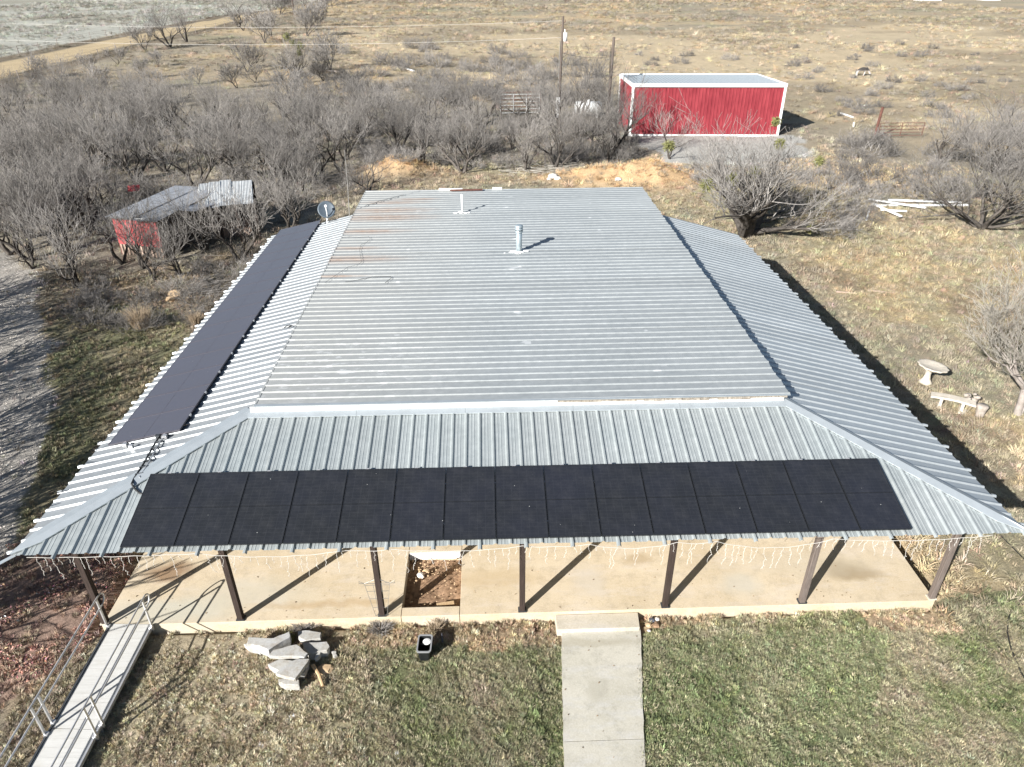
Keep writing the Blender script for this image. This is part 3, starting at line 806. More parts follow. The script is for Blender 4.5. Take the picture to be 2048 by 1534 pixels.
# ------------------------------------------------------------------ roof fittings
def uz(x): return lerp(UZL, UZR, (x-UL)/(UR-UL))
fl = empty('flue_pipe', (9.482, 14.408, uz(9.48)), label='thick galvanised flue with a banded cap in the middle of the roof', cat='flue')
MB().tube([(0, 0, 0), (0, 0, .80)], .115, 20).build('pipe', MAT['pipe'], fl, True)
m = MB(); m.lathe((0, 0, .78), [(.13, 0), (.15, .02), (.15, .07), (.13, .08), (.13, .10), (.155, .11), (.155, .17), (.13, .18), (.13, .20), (.16, .21), (.15, .27), (.08, .30)], 24)
m.build('cap', MAT['pipe'], fl, True)
MB().tube([(0, 0, .86), (0, 0, .875)], .152, 20).build('band', MAT['dark_metal'], fl)
m = MB(); q = random.Random(3)
for k in range(16): rock(m, (q.gauss(0, .17), q.gauss(-.04, .10), .03), q.uniform(.05, .12), k, .35)
for k in range(8): rock(m, (-.30+q.gauss(0, .14), q.gauss(-.05, .12), .025), q.uniform(.02, .06), 40+k, .3)
m.build('sealant', MAT['white'], fl)
p = at(925, 426, uz(5.8)+.0)
vp = empty('vent_pipe', p, label='thin white plastic vent pipe standing near the back of the roof', cat='pipe')
MB().tube([(0, 0, 0), (0, 0, .85)], .045, 12).build('pipe', MAT['pvc'], vp, True)
m = MB()
for k in range(12): rock(m, (q.gauss(0, .24), q.gauss(0, .07), .02), q.uniform(.04, .11), 60+k, .35)
m.build('sealant', MAT['white'], vp)
# satellite dish
p = onleft(655, 447, -.05)
ds = empty('satellite_dish', p, label='round grey satellite dish on a bent arm at the back left corner of the roof', cat='satellite dish')
m = MB(); k = 28; c = Vector((.03, .05, .62)); nrm = Vector((.12, -.72, .45)).normalized(); a1 = nrm.orthogonal().normalized(); b1 = nrm.cross(a1)
for ri in range(7):
    r = .39*ri/6
    for j in range(k):
        an = 2*math.pi*j/k; m.v.append(tuple(c+a1*r*math.cos(an)+b1*r*math.sin(an)*1.02+nrm*(r*r*.45)))
for ri in range(6):
    for j in range(k):
        a, b = ri*k+j, ri*k+(j+1) % k; m.f.append((a, b, b+k, a+k))
o = m.build('reflector', MAT['dish'], ds, True); md = o.modifiers.new('s', 'SOLIDIFY'); md.thickness = .015
MB().tube([(0, -.05, 0), (0, -.02, .30), (0, .08, .52)], .025, 8).build('mast', MAT['white'], ds)
tip = c+nrm*.36+Vector((0, 0, .06))
MB().tube([tuple(c-b1*0+Vector((.02, -.12, -.42))), tuple(c+nrm*.2+Vector((.03, -.1, -.2))), tuple(tip)], .022, 8).build('feed_arm', MAT['white'], ds)
MB().tube([tuple(tip-nrm*.05), tuple(tip+nrm*.09)], .055, 10).build('feed_head', MAT['white'], ds)
MB().box((-.12, -.12, -.03), (.12, .08, .03)).build('foot', MAT['dark_metal'], ds)
# antenna mast
p = Vector((1.95, 20.1, 3.78)); 
q_ = aty(689, 300, 20.3)
o = MB().tube([(0, 0, 0), tuple((q_-p)*.5+Vector((.02, 0, 0))), tuple(q_-p)], .022, 6, .012).build('antenna_mast', MAT['wire_grey']); o.location = p
tag(o, 'thin leaning grey mast rising from the back left corner of the roof', 'mast')
# loose cables lying on the roof
def roofline(pts, name, label, r=.008, mat='wire_dark'):
    P = [at(u, v, uz(4)+.055) for u, v in pts]; o = MB().tube([p-P[0] for p in P], r, 5).build(name, MAT[mat]); o.location = P[0]; tag(o, label, 'cable'); return o
roofline([(690, 564), (706, 562), (724, 558), (745, 554), (765, 553), (781, 553), (783, 556), (776, 561), (770, 566)], 'cable', 'loose black cable with a hooked end lying on the left of the upper roof')
roofline([(729, 413), (736, 409), (748, 407), (758, 402), (775, 398), (790, 394), (800, 391), (808, 390)], 'cable', 'thin dark cable lying across the rust stains at the back left of the roof', .009)
roofline([(684, 475), (700, 473), (718, 475), (738, 473), (740, 479), (733, 485), (722, 489), (719, 500), (721, 512), (723, 524), (716, 529), (696, 534), (675, 548), (650, 565)], 'cable', 'thin wire trailing down the left edge of the upper roof past the lower rust stains', .005)
P = [onleft(u, v, .06) for u, v in ((568, 656), (573, 652), (579, 650), (583, 652), (577, 655))]
o = MB().tube([p-P[0] for p in P], .014, 5).build('cable', MAT['wire_dark']); o.location = P[0]; tag(o, 'short curl of dark wire at the seam of the left side roof', 'cable')
# boards left on the back edge of the roof
for (u0, v0, u1, v1), mt, lb in (((878, 378.5, 925, 378.5), 'white', 'long white painted board lying on the back edge of the roof'),
        ((900, 380.5, 965, 379), 'wood_rust', 'reddish board lying on the back edge of the roof beside the white board'),
        ((985, 376.5, 1004, 376.5), 'white', 'short white block at the middle of the back edge of the roof')):
    a, b = at(u0, v0, 4.11), at(u1, v1, 4.11)
    b = a+(b-a)
    o = MB().beam((0, 0, 0), tuple(b-a), .10, .06 if mt != 'white' else .08).build('board', MAT[mt]); o.location = a; tag(o, lb, 'board')

# ------------------------------------------------------------------ icicle lights along the eave
def pe(x): return Vector((x, EY-.035, zeF(x)-.03))
ls = empty('icicle_lights', pe(2.0), label='string of white icicle lights drooping along the front eave', cat='string lights')
q = random.Random(12); m = MB(); O = pe(2.0)
x = -1.7; swag = [(-1.7, 1.9, .03), (1.9, 5.1, .14), (5.1, 6.0, .04), (6.0, 8.9, .10), (8.9, 10.4, .04), (10.4, 12.3, .14), (12.3, 13.2, .04), (13.2, 15.8, .22), (15.8, 19.4, .10)]
for a, b, s_ in swag:
    pts = []
    for k in range(17):
        tt = k/16; X = a+(b-a)*tt; pts.append(tuple(pe(X)+Vector((0, .0, -s_*4*tt*(1-tt)-.01*math.sin(X*9)))-O))
    m.tube(pts, .006, 4)
m.build('wire', MAT['light_wire'], ls)
def swz(X):
    for a, b, s_ in swag:
        if a <= X <= b: tt = (X-a)/(b-a); return -s_*4*tt*(1-tt)
    return 0
x = -1.5; drops = MB(); nb = 0
while x < 19.3:
    Lh = q.choice((.12, .22, .34, .48, .36, .6)); p = pe(x)+Vector((0, 0, swz(x)))
    pts = [p]; n = int(Lh/.06)+1
    for k in range(n):
        p = p+Vector((q.uniform(-.028, .028), q.uniform(-.02, .02), -.055)); pts.append(p)
    o = MB().tube([a_-pts[0] for a_ in pts], .0040, 4)
    for a_ in pts[1:]:
        if q.random() < .7:
            d = Vector((q.uniform(-.03, .03), q.uniform(-.02, .02), -.02)); o.tube([a_-pts[0], a_-pts[0]+d], .0045, 4)
    oo = o.build('light_drop', MAT['light_wire'], ls); oo.location = pts[0]-O
    x += q.uniform(.10, .22)

# ------------------------------------------------------------------ wheelchair ramp
TL, TR = at(221, 1247, -.01), at(304.4, 1253.5, -.01)
zb = -.36
BLp, BRp = at(63, 1534, -.32), at(157.7, 1534, -.32)
down = ((BLp-TL)+(BRp-TR))*.5; down.z = -.29; LEN = down.length; dn = down.normalized()
side = (TR-TL); side.z = 0; side = (side-dn*side.dot(dn)); Wd = side.length; side.normalize()
TLo = Vector((TL.x, TL.y-.0, .008))
rp = empty('wheelchair_ramp', TLo, label='long aluminium wheelchair ramp with looped handrails at the left end of the porch', cat='ramp')
nrm = side.cross(dn); nrm = nrm if nrm.z > 0 else -nrm
def RP(s, t_, h=0): return dn*s+side*t_+Vector((0, 0, h))
TOT = 6.2; jt = 2.62
for a, b in ((0.02, jt-.006), (jt+.006, TOT)):
    m = MB(); n = int((b-a)/.19)
    for k in range(n):
        s0 = a+(b-a)*k/n; s1 = a+(b-a)*(k+1)/n-.004
        m.obox(RP((s0+s1)/2, Wd/2, -.012), dn*(s1-s0)/2, side*(Wd/2-.04), nrm*.012)
    m.build('deck', MAT['ramp'], rp)
    for t_ in (.02, Wd-.02):
        MB().obox(RP((a+b)/2, t_, -.03), dn*(b-a)/2, side*.02, nrm*(.065 if t_ < .1 else .045)).build('side_rail', MAT['dark_metal'] if t_ < .1 else MAT['alu'], rp)
HH, MM = .92, .62
for t_ in (-.02, Wd+.02):
    m = MB()
    # closed loop: upper tube, rounded end at the top, lower tube
    pts = [RP(TOT, t_, HH)]
    for k in range(12): pts.append(RP(TOT-(TOT-.0)*(k+1)/12, t_, HH))
    s_end = 0.0; mid = (HH+MM)/2; rr = (HH-MM)/2
    for k in range(1, 8):
        a = math.pi*k/8; pts.append(RP(s_end-rr*1.1*math.sin(a)*1.0, t_, mid+rr*math.cos(a)))
    for k in range(13): pts.append(RP(TOT*k/12, t_, MM))
    m.tube(pts, .020, 8); m.build('handrail', MAT['alu'], rp, True)
    for s_ in (.10, jt-.12, jt+.14, 5.2, 5.45):
        m = MB(); m.obox(RP(s_, t_, .40), Vector((0, 0, .50)), side*.016, dn*.024); m.build('rail_post', MAT['alu'], rp)
        m = MB(); m.obox(RP(s_, t_+(.03 if t_ < 0 else -.03), .0), Vector((0, 0, .045)), side*.04, dn*.05); m.build('bracket', MAT['alu'], rp)
for s_ in (jt-.1, jt+.1, 5.3):
    for t_ in (.05, Wd-.05):
        p = RP(s_, t_, -.03); zb_ = -.5-TLo.z
        MB().box((p.x-.02, p.y-.02, zb_), (p.x+.02, p.y+.02, p.z)).build('leg', MAT['alu'], rp)

# ------------------------------------------------------------------ things in the front yard
# trellis
tp = at(765, 1246, -.25); tr = empty('garden_trellis', tp, label='thin wire garden trellis in front of the second post from the left corner post', cat='trellis')
m = MB(); 
for xa, xb in ((-.10, -.30), (-.035, -.10), (.035, .10), (.10, .30)):
    m.tube([(xa, 0, 0), (xb, 0, 1.35)], .006, 4)
for z in (.28, .55, .85, 1.1, 1.3):
    wd = .10+.20*z/1.35; m.tube([(-wd, 0, z), (wd, 0, z)], .006, 4)
m.tube([(-.42, 0, 1.36), (-.42, 0, 1.44), (-.30, 0, 1.36), (0, 0, 1.50), (.30, 0, 1.36), (.42, 0, 1.44), (.42, 0, 1.36)], .007, 4)
m.tube([(-.42, 0, 1.36), (.42, 0, 1.36)], .007, 4); m.tube([(-.22, 0, 1.38), (0, 0, 1.58), (.22, 0, 1.38)], .006, 4)
m.build('wire_frame', MAT['wire_grey'], tr)
# bin
bp = at(846, 1318, -.22); bn = empty('plastic_bin', bp+Vector((.05, .14, 0)), math.radians(-2), label='black open plastic bin with a grey rim and a white disc inside', cat='bin')
def rrect(w, d, r, n=5):
    out = []
    for cx, cy, a0 in ((w-r, d-r, 0), (-w+r, d-r, 90), (-w+r, -d+r, 180), (w-r, -d+r, 270)):
        for k in range(n+1):
            a = math.radians(a0+90*k/n); out.append((cx+r*math.cos(a), cy+r*math.sin(a)))
    return out
def ringloft(m, rings, close_bottom=True):
    n0 = len(m.v); k = len(rings[0][0])
    for pts, z in rings: m.v += [(x, y, z) for x, y in pts]
    for i in range(len(rings)-1):
        for j in range(k):
            a, b = n0+i*k+j, n0+i*k+(j+1) % k; m.f.append((a, b, b+k, a+k))
    return n0, k
m = MB(); H = .36
n0, k = ringloft(m, [(rrect(.115, .19, .04), 0), (rrect(.155, .235, .05), H), (rrect(.135, .215, .045), H), (rrect(.11, .185, .04), H-.28)])
m.f.append(tuple(n0+3*k+j for j in range(k))); m.build('tub', MAT['black'], bn)
m = MB(); n0, k = ringloft(m, [(rrect(.168, .25, .06), H-.02), (rrect(.172, .254, .06), H+.012), (rrect(.140, .22, .05), H+.012), (rrect(.140, .22, .05), H-.02), (rrect(.168, .25, .06), H-.02)]); m.build('rim', MAT['rim'], bn)
m = MB(); m.lathe((.04, .10, H-.06), [(.09, 0), (.094, .01), (.05, .022), (.02, .024)], 24); m.build('disc', MAT['white'], bn)
m = MB(); m.box((.045, .10, H-.045), (.075, .125, H-.038)); m.build('disc_slot', MAT['rim'], bn)
m = MB(); m.box((-.12, .02, H-.2), (-.03, .04, H-.04)); m.build('latch', MAT['black'], bn)
# small dark-green stake beside the bin
s_ = at(885, 1286, -.25); o = MB().tube([(0, 0, 0), (.0, .02, .32)], .035, 6, .008).build('garden_stake', MAT['stone_dark']); o.location = s_; tag(o, 'short dark garden stake beside the black bin', 'stake')
# tan shovel-bare soil is in the ground colour; broken concrete pieces
def zp(x, y, z): return at(460+x/3.793, 1080+y/3.793, z)
CH = [([(140, 735), (330, 742), (452, 690), (455, 735), (290, 835), (215, 800), (130, 790)], .14, .30, 'large pale concrete piece with a pointed end, left in the rubble pile'),
      ([(100, 790), (160, 775), (260, 800), (230, 850), (150, 830)], -.08, .12, 'small white concrete fragment at the far left of the rubble pile'),
      ([(512, 690), (600, 684), (692, 700), (686, 745), (570, 762), (520, 730)], -.02, .2, 'flat concrete piece at the back of the rubble pile, nearest the porch'),
      ([(548, 778), (735, 768), (757, 810), (735, 835), (600, 860), (560, 820)], .02, .25, 'pale concrete slab at the right of the rubble pile, half in shade'),
      ([(285, 940), (380, 900), (600, 930), (560, 1010), (380, 1000)], -.02, .2, 'broad concrete piece low in the middle of the rubble pile'),
      ([(290, 878), (330, 832), (505, 790), (592, 858), (560, 890), (530, 882)], .16, .11, 'grey topped concrete slab lying across the middle of the rubble pile'),
      ([(366, 1052), (450, 1040), (525, 1060), (522, 1098), (420, 1096), (372, 1078)], -.05, .2, 'small cream concrete block at the front of the rubble pile'),
      ([(345, 1012), (430, 932), (500, 905), (602, 900), (585, 930), (495, 1050), (480, 1048)], .15, .12, 'smooth grey topped concrete slab at the front of the rubble pile'),
      ([(655, 845), (690, 838), (680, 872), (640, 900)], -.02, .14, 'little white chip of concrete among the rubble, right of the middle slab'),
      ([(770, 845), (800, 838), (812, 870), (785, 880)], -.12, .12, 'tiny white concrete chip in the grass right of the rubble pile')]
for poly, z, th, lb in CH:
    P = [zp(x, y, z) for i, (x, y) in enumerate(poly)]
    c = sum(P, Vector())/len(P)
    # refine the outline so broken edges are not straight
    Q = []
    for i in range(len(P)):
        a, b = P[i], P[(i+1) % len(P)]; Q.append(a)
        for f in (.33, .66): Q.append(a.lerp(b, f)+Vector((rnd.uniform(-.012, .012), rnd.uniform(-.012, .012), 0)))
    if (Vector(P[1]-P[0]).cross(P[2]-P[1])).z < 0: Q = Q[::-1]
    n = len(Q)
    m = MB(); m.v = [tuple(p-c) for p in Q]+[(p.x-c.x+rnd.uniform(-.012, .012), p.y-c.y+rnd.uniform(-.012, .012), -th*.5) for p in Q]+[((p.x-c.x)*.96, (p.y-c.y)*.96, -th) for p in Q]
    m.f = [tuple(range(n)), tuple(reversed(range(2*n, 3*n)))]
    for r_ in range(2):
        for i in range(n):
            j = (i+1) % n; m.f.append((r_*n+i, (r_+1)*n+i, (r_+1)*n+j, r_*n+j))
    o = m.build('concrete_chunk', MAT['rubble']); o.location = c; bevel(o, .012, 2); tag(o, lb, 'rubble', 'broken concrete pieces piled below the porch')
a, b = zp(628, 950, -.12), zp(705, 1108, -.18)
o = MB().tube([(0, 0, 0), tuple((b-a)*.5+Vector((.03, 0, .03))), tuple(b-a)], .045, 7, .035).build('split_log', MAT['wood_tan']); o.location = a; tag(o, 'short tan split log lying at the right front of the rubble pile', 'log')
a = zp(720, 980, -.2); m = MB(); rock(m, (0, 0, 0), .22, 9, .35); o = m.build('flat_rock', MAT['stone_tan']); o.location = a; tag(o, 'flat tan rock lying in the grass beside the split log', 'rock')
# little pile of stones by the step
for k, (u_, v_, r_, mt, lb) in enumerate(((1303, 1240, .09, 'stone_dark', 'dark bluish stone in the small stone pile right of the step'), (1297, 1250, .10, 'stone_tan', 'tan stone at the left of the small pile right of the step'),
        (1312, 1251, .10, 'soil', 'reddish brown stone at the right of the small pile by the step'), (1298, 1261, .05, 'stone_white', 'smallest white stone in front of the small pile by the step'), (1314, 1238, .07, 'stone_white', 'white stone at the back of the small pile by the step'))):
    m = MB(); rock(m, (0, 0, 0), r_, 100+k, .8); o = m.build('stone', MAT[mt]); o.location = at(u_, v_, -.2); tag(o, lb, 'stone', 'small stones piled beside the front step')
# hose at the right edge
P = [at(u, v, -.2) for u, v in ((2060, 1208), (2040, 1208), (2024, 1218), (2016, 1240), (2015, 1265), (2020, 1290), (2030, 1318), (2042, 1345), (2060, 1372))]
o = MB().tube([p-P[0] for p in P], .018, 7).build('garden_hose', MAT['wire_dark']); o.location = P[0]; tag(o, 'black garden hose curving across the lawn at the right', 'hose')
a, b = at(2000, 1070, -.2), at(2060, 1130, -.2)
o = MB().tube([(0, 0, 0), tuple(b-a)], .012, 5).build('cable', MAT['wire_dark']); o.location = a; tag(o, 'straight dark cable on the grass beyond the right roof corner', 'cable')
a, b = at(1378, 1332, -.22), at(1400, 1356, -.22)

# ------------------------------------------------------------------ right side: birdbath, bench, block
p = onground(1850, 766); bb = empty('birdbath', p, label='pale concrete birdbath with a scalloped basin in the right lawn', cat='birdbath')
m = MB(); m.lathe((0, 0, 0), [(.22, 0), (.24, .05), (.20, .10), (.13, .22), (.10, .42), (.13, .56), (.18, .60)], 20); m.build('pedestal', MAT['cast'], bb, True)
m = MB(); k = 40
rings = [(.10, .58), (.30, .60), (.50, .70), (.56, .76), (.50, .77), (.34, .72), (.05, .70)]
for r, z in rings:
    for j in range(k):
        a = 2*math.pi*j/k; rr = r*(1+(.05 if r > .4 else 0)*math.cos(a*12))
        m.v.append((.10+rr*math.cos(a), rr*math.sin(a)*.95, z-.12*(rr*math.cos(a))))
for i in range(len(rings)-1):
    for j in range(k):
        a, b = i*k+j, i*k+(j+1) % k; m.f.append((a, b, b+k, a+k))
m.f.append(tuple(reversed(range(k)))); m.f.append(tuple((len(rings)-1)*k+j for j in range(k)))
m.build('basin', MAT['cast'], bb, True)
pL, pR = onground(1878, 812), onground(1921, 822)
be = empty('concrete_bench', (pL+pR)/2, label='curved pale concrete bench on two block legs in the right lawn', cat='bench')
c = (pL+pR)/2; d = (pR-pL).normalized(); s = Vector((-d.y, d.x, 0))
for pp in (pL, pR):
    m = MB(); q0 = pp-c
    m.obox(q0+Vector((0, 0, .19)), d*.055, s*.15, Vector((0, 0, .19))); m.obox(q0+Vector((0, 0, .04)), d*.08, s*.18, Vector((0, 0, .04))); bevel(m.build('leg', MAT['cast'], be), .015)
m = MB(); n = 12; top = []; bot = []
for i in range(n+1):
    tt = -1+2*i/n; arc = -.10*tt*tt; cc = d*(tt*.72)+s*(arc+.02)
    top.append(cc+s*.19); bot.append(cc-s*.19)
poly = [(p_.x, p_.y, .46) for p_ in bot]+[(p_.x, p_.y, .46) for p_ in reversed(top)]
o = m.prism(poly, 0, .075).build('seat', MAT['cast'], be); bevel(o, .015)
p = onground(1958, 832); m = MB(); m.lathe((0, 0, 0), [(.16, 0), (.15, .1), (.17, .3), (.20, .42), (.17, .46)], 9); o = m.build('broken_pedestal', MAT['cast_dark'], None, True); o.location = p; tag(o, 'weathered grey concrete pedestal stump standing at the right end of the bench', 'pedestal')
p = onground(1937, 812)
m = MB(); q = random.Random(4)
for k in range(7): rock(m, (q.uniform(-.28, .22), q.uniform(-.12, .12), .30+q.uniform(0, .20)), q.uniform(.07, .13), 70+k, .9)
rock(m, (0, 0, .12), .22, 77, 1.2); rock(m, (-.12, 0, .26), .17, 78, 1); rock(m, (.12, 0, .24), .16, 79, 1)
o = m.build('broken_figure', MAT['cast_dark'], None, True); o.location = p; tag(o, 'heap of broken cast concrete ornament between the bench seat and the stump', 'rubble')
p = onground(1925, 826); m = MB(); m.obox((0, 0, .04), (.16, .12, 0), (-.05, .06, 0), (0, 0, .04)); o = m.build('concrete_block', MAT['cast']); o.location = p; tag(o, 'small pale concrete block lying flat in front of the bench', 'block')
# planks in the right lawn
for (u0, v0, u1, v1), wd, mt, lb in (((1672, 585, 1712, 588), .08, 'wood_pale', 'thin pale board lying left of the dark brush on the right lawn'),
        ((1755, 574, 1797, 588), .16, 'wood_pale', 'wide pinkish board lying right of the dark brush on the right lawn'), ((1735, 582, 1790, 588), .08, 'wood_pale', 'narrow board lying under the wide pinkish board on the right lawn')):
    a, b = onground(u0, v0), onground(u1, v1); o = MB().beam((0, 0, .05), tuple(b-a+Vector((0, 0, .05))), wd, .05).build('board', MAT[mt]); o.location = a; tag(o, lb, 'board')
LUM = [((1742, 412, 1935, 413), .22, 'longest white beam along the back of the lumber pile under the right tree'), ((1775, 404, 1920, 410), .18, 'white beam lying behind the longest beam of the lumber pile'),
       ((1745, 415, 1800, 441), .16, 'white board slanting towards the house from the left end of the lumber pile'), ((1740, 415, 1732, 443), .10, 'short white board at the far left tip of the lumber pile'),
       ((1760, 424, 1812, 428), .10, 'thin white board in front of the lumber pile'), ((1735, 405, 1850, 424), .12, 'white board crossing under the lumber pile')]
for i, ((u0, v0, u1, v1), wd, lb) in enumerate(LUM):
    a, b = onground(u0, v0), onground(u1, v1); z0 = .06+.09*(i % 3)
    o = MB().beam((0, 0, z0), tuple(b-a+Vector((0, 0, z0+.04))), wd, .09).build('beam', MAT['white']); o.location = a; tag(o, lb, 'beam', 'white beams dumped under the right tree')

# ------------------------------------------------------------------ red building
rb = empty('red_metal_building', (28.6, 61, -.25), label='bright red ribbed metal building with white trim and a pale roof', cat='building')
FLc, FRc = at(1259, 271, -.25), at(1553.5, 272, -.25); hR = 4.15
BLt, BRt = at(1241.7, 150.5, hR+.05), at(1511.6, 150.5, hR+.05)
off = Vector((28.6, 61, -.25))
dpt = 7.6
BLc = Vector((BLt.x, BLt.y, -.25)); BRc = Vector((BRt.x, BRt.y, -.25))
def ribwall(P, Q, z0, z1, name):
    d = (Q-P); L = d.length; d.normalize(); nn = Vector((d.y, -d.x, 0)); m = MB(); n = int(L/.30); vs = []; 
    for k in range(n):
        b = L*k/n; stp = L/n
        for du, h in ((0, 0), (.5*stp, 0), (.6*stp, .035), (.8*stp, .035), (.9*stp, 0)): vs.append((b+du, h))
    vs.append((L, 0))
    for a_, h in vs:
        p_ = P+d*a_+nn*h; m.v.append((p_.x-off.x, p_.y-off.y, z0-off.z)); m.v.append((p_.x-off.x, p_.y-off.y, z1-off.z))
    for i in range(len(vs)-1): m.f.append((2*i, 2*i+2, 2*i+3, 2*i+1))
    return m.build(name, MAT['red'], rb)
ribwall(FLc, FRc, -.3, hR, 'front_wall'); ribwall(BLc, FLc, -.3, hR, 'side_wall'); ribwall(FRc, BRc, -.3, hR, 'side_wall'); ribwall(BRc, BLc, -.3, hR, 'back_wall')
m = MB(); zt = hR+.06-off.z
ex = .10
P4 = [FLc+Vector((-ex, -ex, 0)), FRc+Vector((ex, -ex, 0)), BRc+Vector((ex, ex, 0)), BLc+Vector((-ex, ex, 0))]
n = 42
for k in range(n):
    t0, t1 = k/n, (k+1)/n
    for f0, f1, h0, h1 in ((0, .7, 0, 0), (.7, .78, 0, .05), (.78, .9, .05, .05), (.9, 1.0, .05, 0)):
        a0, a1 = t0+(t1-t0)*f0, t0+(t1-t0)*f1
        q0, q1, q2, q3 = P4[0].lerp(P4[1], a0), P4[0].lerp(P4[1], a1), P4[3].lerp(P4[2], a1), P4[3].lerp(P4[2], a0)
        m.quad((q0.x-off.x, q0.y-off.y, zt+h0), (q1.x-off.x, q1.y-off.y, zt+h1), (q2.x-off.x, q2.y-off.y, zt+.06+h1), (q3.x-off.x, q3.y-off.y, zt+.06+h0))
m.build('roof', MAT['flash'], rb)
def trim(a, b, wd=.22, h=.22):
    MB().beam(tuple(a-off), tuple(b-off), wd, h).build('trim', MAT['white'], rb)
up_ = Vector((0, 0, hR+.25+.05))
for a, b in ((P4[0], P4[1]), (P4[1], P4[2]), (P4[2], P4[3]), (P4[3], P4[0])):
    trim(a+up_, b+up_, .12, .30)
for q_ in (FLc, FRc, BLc, BRc): trim(q_+Vector((0, -.02, -.05)), q_+Vector((0, -.02, hR+.2)), .20, .20)
trim(FLc+Vector((0, -.06, .04)), FRc+Vector((0, -.06, .04)), .10, .18)

# ------------------------------------------------------------------ poles, tank, gates
def wire(p, q, sag, r, name, label, mat='wire_grey'):
    pts = [p.lerp(q, k/24)-p+Vector((0, 0, -sag*4*(k/24)*(1-k/24))) for k in range(25)]
    o = MB().tube(pts, r, 4).build(name, MAT[mat]); o.location = p; tag(o, label, 'wire'); return o
p1 = Vector((16.0, 66.9, -.3)); pl = empty('utility_pole', p1, label='tall utility pole carrying a white transformer can', cat='utility pole')
MB().tube([(0, 0, 0), (.05, 0, 5), (.16, 0, 9.6)], .17, 10, .11).build('pole', MAT['wood_pole'], pl, True)
MB().tube([(.42, -.1, 7.35), (.42, -.1, 8.15)], .20, 14).build('transformer', MAT['white'], pl, True)
MB().tube([(.36, -.1, 8.15), (.36, -.1, 8.45)], .05, 8).build('bushing', MAT['white'], pl)
MB().tube([(.05, -.05, 7.6), (.42, -.1, 7.6)], .04, 6).build('bracket', MAT['dark_metal'], pl)
MB().tube([(.2, 0, 9.0), (.38, -.05, 9.1), (.38, -.05, 9.3)], .03, 6).build('insulator', MAT['wood_rust'], pl)
MB().tube([(.42, -.1, 7.3), (.75, -.1, 6.7), (.6, -.1, 6.1), (.15, -.1, 5.8)], .02, 5).build('loop_cable', MAT['wire_dark'], pl)
MB().tube([(-.14, -.08, 2.2), (-.08, -.1, 7.4)], .035, 6).build('conduit', MAT['wire_grey'], pl)
m = MB(); m.box((-.35, -.35, 1.2), (.05, -.16, 2.1)); m.box((-.3, -.33, .1), (.0, -.16, 1.1)); m.build('meter_box', MAT['white'], pl)
p2 = Vector((20.0, 60.05, -.3)); p2e = empty('utility_pole', p2, label='bare brown utility pole left of the red building', cat='utility pole')
MB().tube([(0, 0, 0), (.12, 0, 4), (.22, 0, 8.25)], .17, 10, .13).build('pole', MAT['wood_pole'], p2e, True)
MB().tube([(-.02, -.16, 5.2), (-.05, -.2, 6.6), (-.02, -.16, 7.4)], .025, 5).build('loop_cable', MAT['wire_dark'], p2e)
farp = Vector(at(588, 31, -.25)); fp = empty('utility_pole', farp, label='distant thin pole standing beside the dirt road at the top left', cat='utility pole')
MB().tube([(0, 0, 0), (.3, 0, 11)], .28, 8, .2).build('pole', MAT['wood_pole'], fp)
wire(p1+Vector((.1, 0, 9.2)), aty(-260, 34, 78), .8, .010, 'power_line', 'upper power line running left from the transformer pole', 'light_wire')
wire(p1+Vector((.1, 0, 7.7)), aty(-260, 66, 78), .9, .012, 'power_line', 'lower power line running left from the transformer pole', 'light_wire')
wire(p1+Vector((.12, 0, 6.3)), p2+Vector((.2, 0, 6.6)), .25, .02, 'service_wire', 'short sagging wire between the two utility poles', 'wire_dark')
# pale tank
tp = onground(1176, 234); tk = empty('stock_tank', tp, math.radians(-6), label='pale propane style tank half hidden by branches between the two utility poles', cat='tank')
m = MB(); prof = []
pts = [(-1.5, 0, .95), (-1.42, 0, .95), (-1.25, 0, .95), (1.25, 0, .95), (1.42, 0, .95), (1.5, 0, .95)]
rs = [.12, .48, .62, .62, .48, .12]
k = 18
for (x, y, z), r in zip(pts, rs):
    for j in range(k): a = 2*math.pi*j/k; m.v.append((x, r*math.cos(a), z+r*math.sin(a)))
for i in range(5):
    for j in range(k): a, b = i*k+j, i*k+(j+1) % k; m.f.append((a, b, b+k, a+k))
m.f.append(tuple(reversed(range(k)))); m.f.append(tuple(5*k+j for j in range(k)))
m.build('shell', MAT['tank'], tk, True)
for x in (-.9, .9): MB().box((x-.1, -.5, 0), (x+.1, .5, .5)).build('leg', MAT['tank'], tk)
MB().tube([(0, 0, 1.5), (0, 0, 1.75)], .18, 12).build('dome', MAT['tank'], tk)
def gate(name, P, Q, z0, z1, nr, mat, label, cat, uprights=3, post=None, r=.035):
    e = empty(name, P, label=label, cat=cat); d = Q-P
    for k in range(nr):
        z = z0+(z1-z0)*k/(nr-1); MB().tube([(0, 0, z), (d.x, d.y, z)], r, 6).build('rail', MAT[mat], e)
    for k in range(uprights):
        t_ = k/(uprights-1); MB().tube([(d.x*t_, d.y*t_, z0), (d.x*t_, d.y*t_, z1)], r*1.1, 6).build('upright', MAT[mat], e)
    return e
gL, gR = at(1001, 229), at(1079, 228); gR.y = gL.y+.3
g = gate('livestock_panel', gL+Vector((0, 0, 0)), gR, .15, 2.0, 6, 'tank', 'grey metal livestock panel with flat rails behind the thicket', 'fence panel', 4)
gate('livestock_panel', gL+Vector((.2, 1.6, 0)), gR+Vector((.2, 1.6, 0)), .15, 2.0, 6, 'wood_rust', 'rusty livestock panel standing just behind the grey panel', 'fence panel', 4)
gp, gq = at(1749, 277), at(1842, 276); gq.y = gp.y
e = gate('pipe_gate', gp+Vector((.25, 0, 0)), gq, .25, 1.35, 5, 'wood_rust', 'rusty pipe gate hung from a tall leaning post in the pasture', 'gate', 3, r=.03)
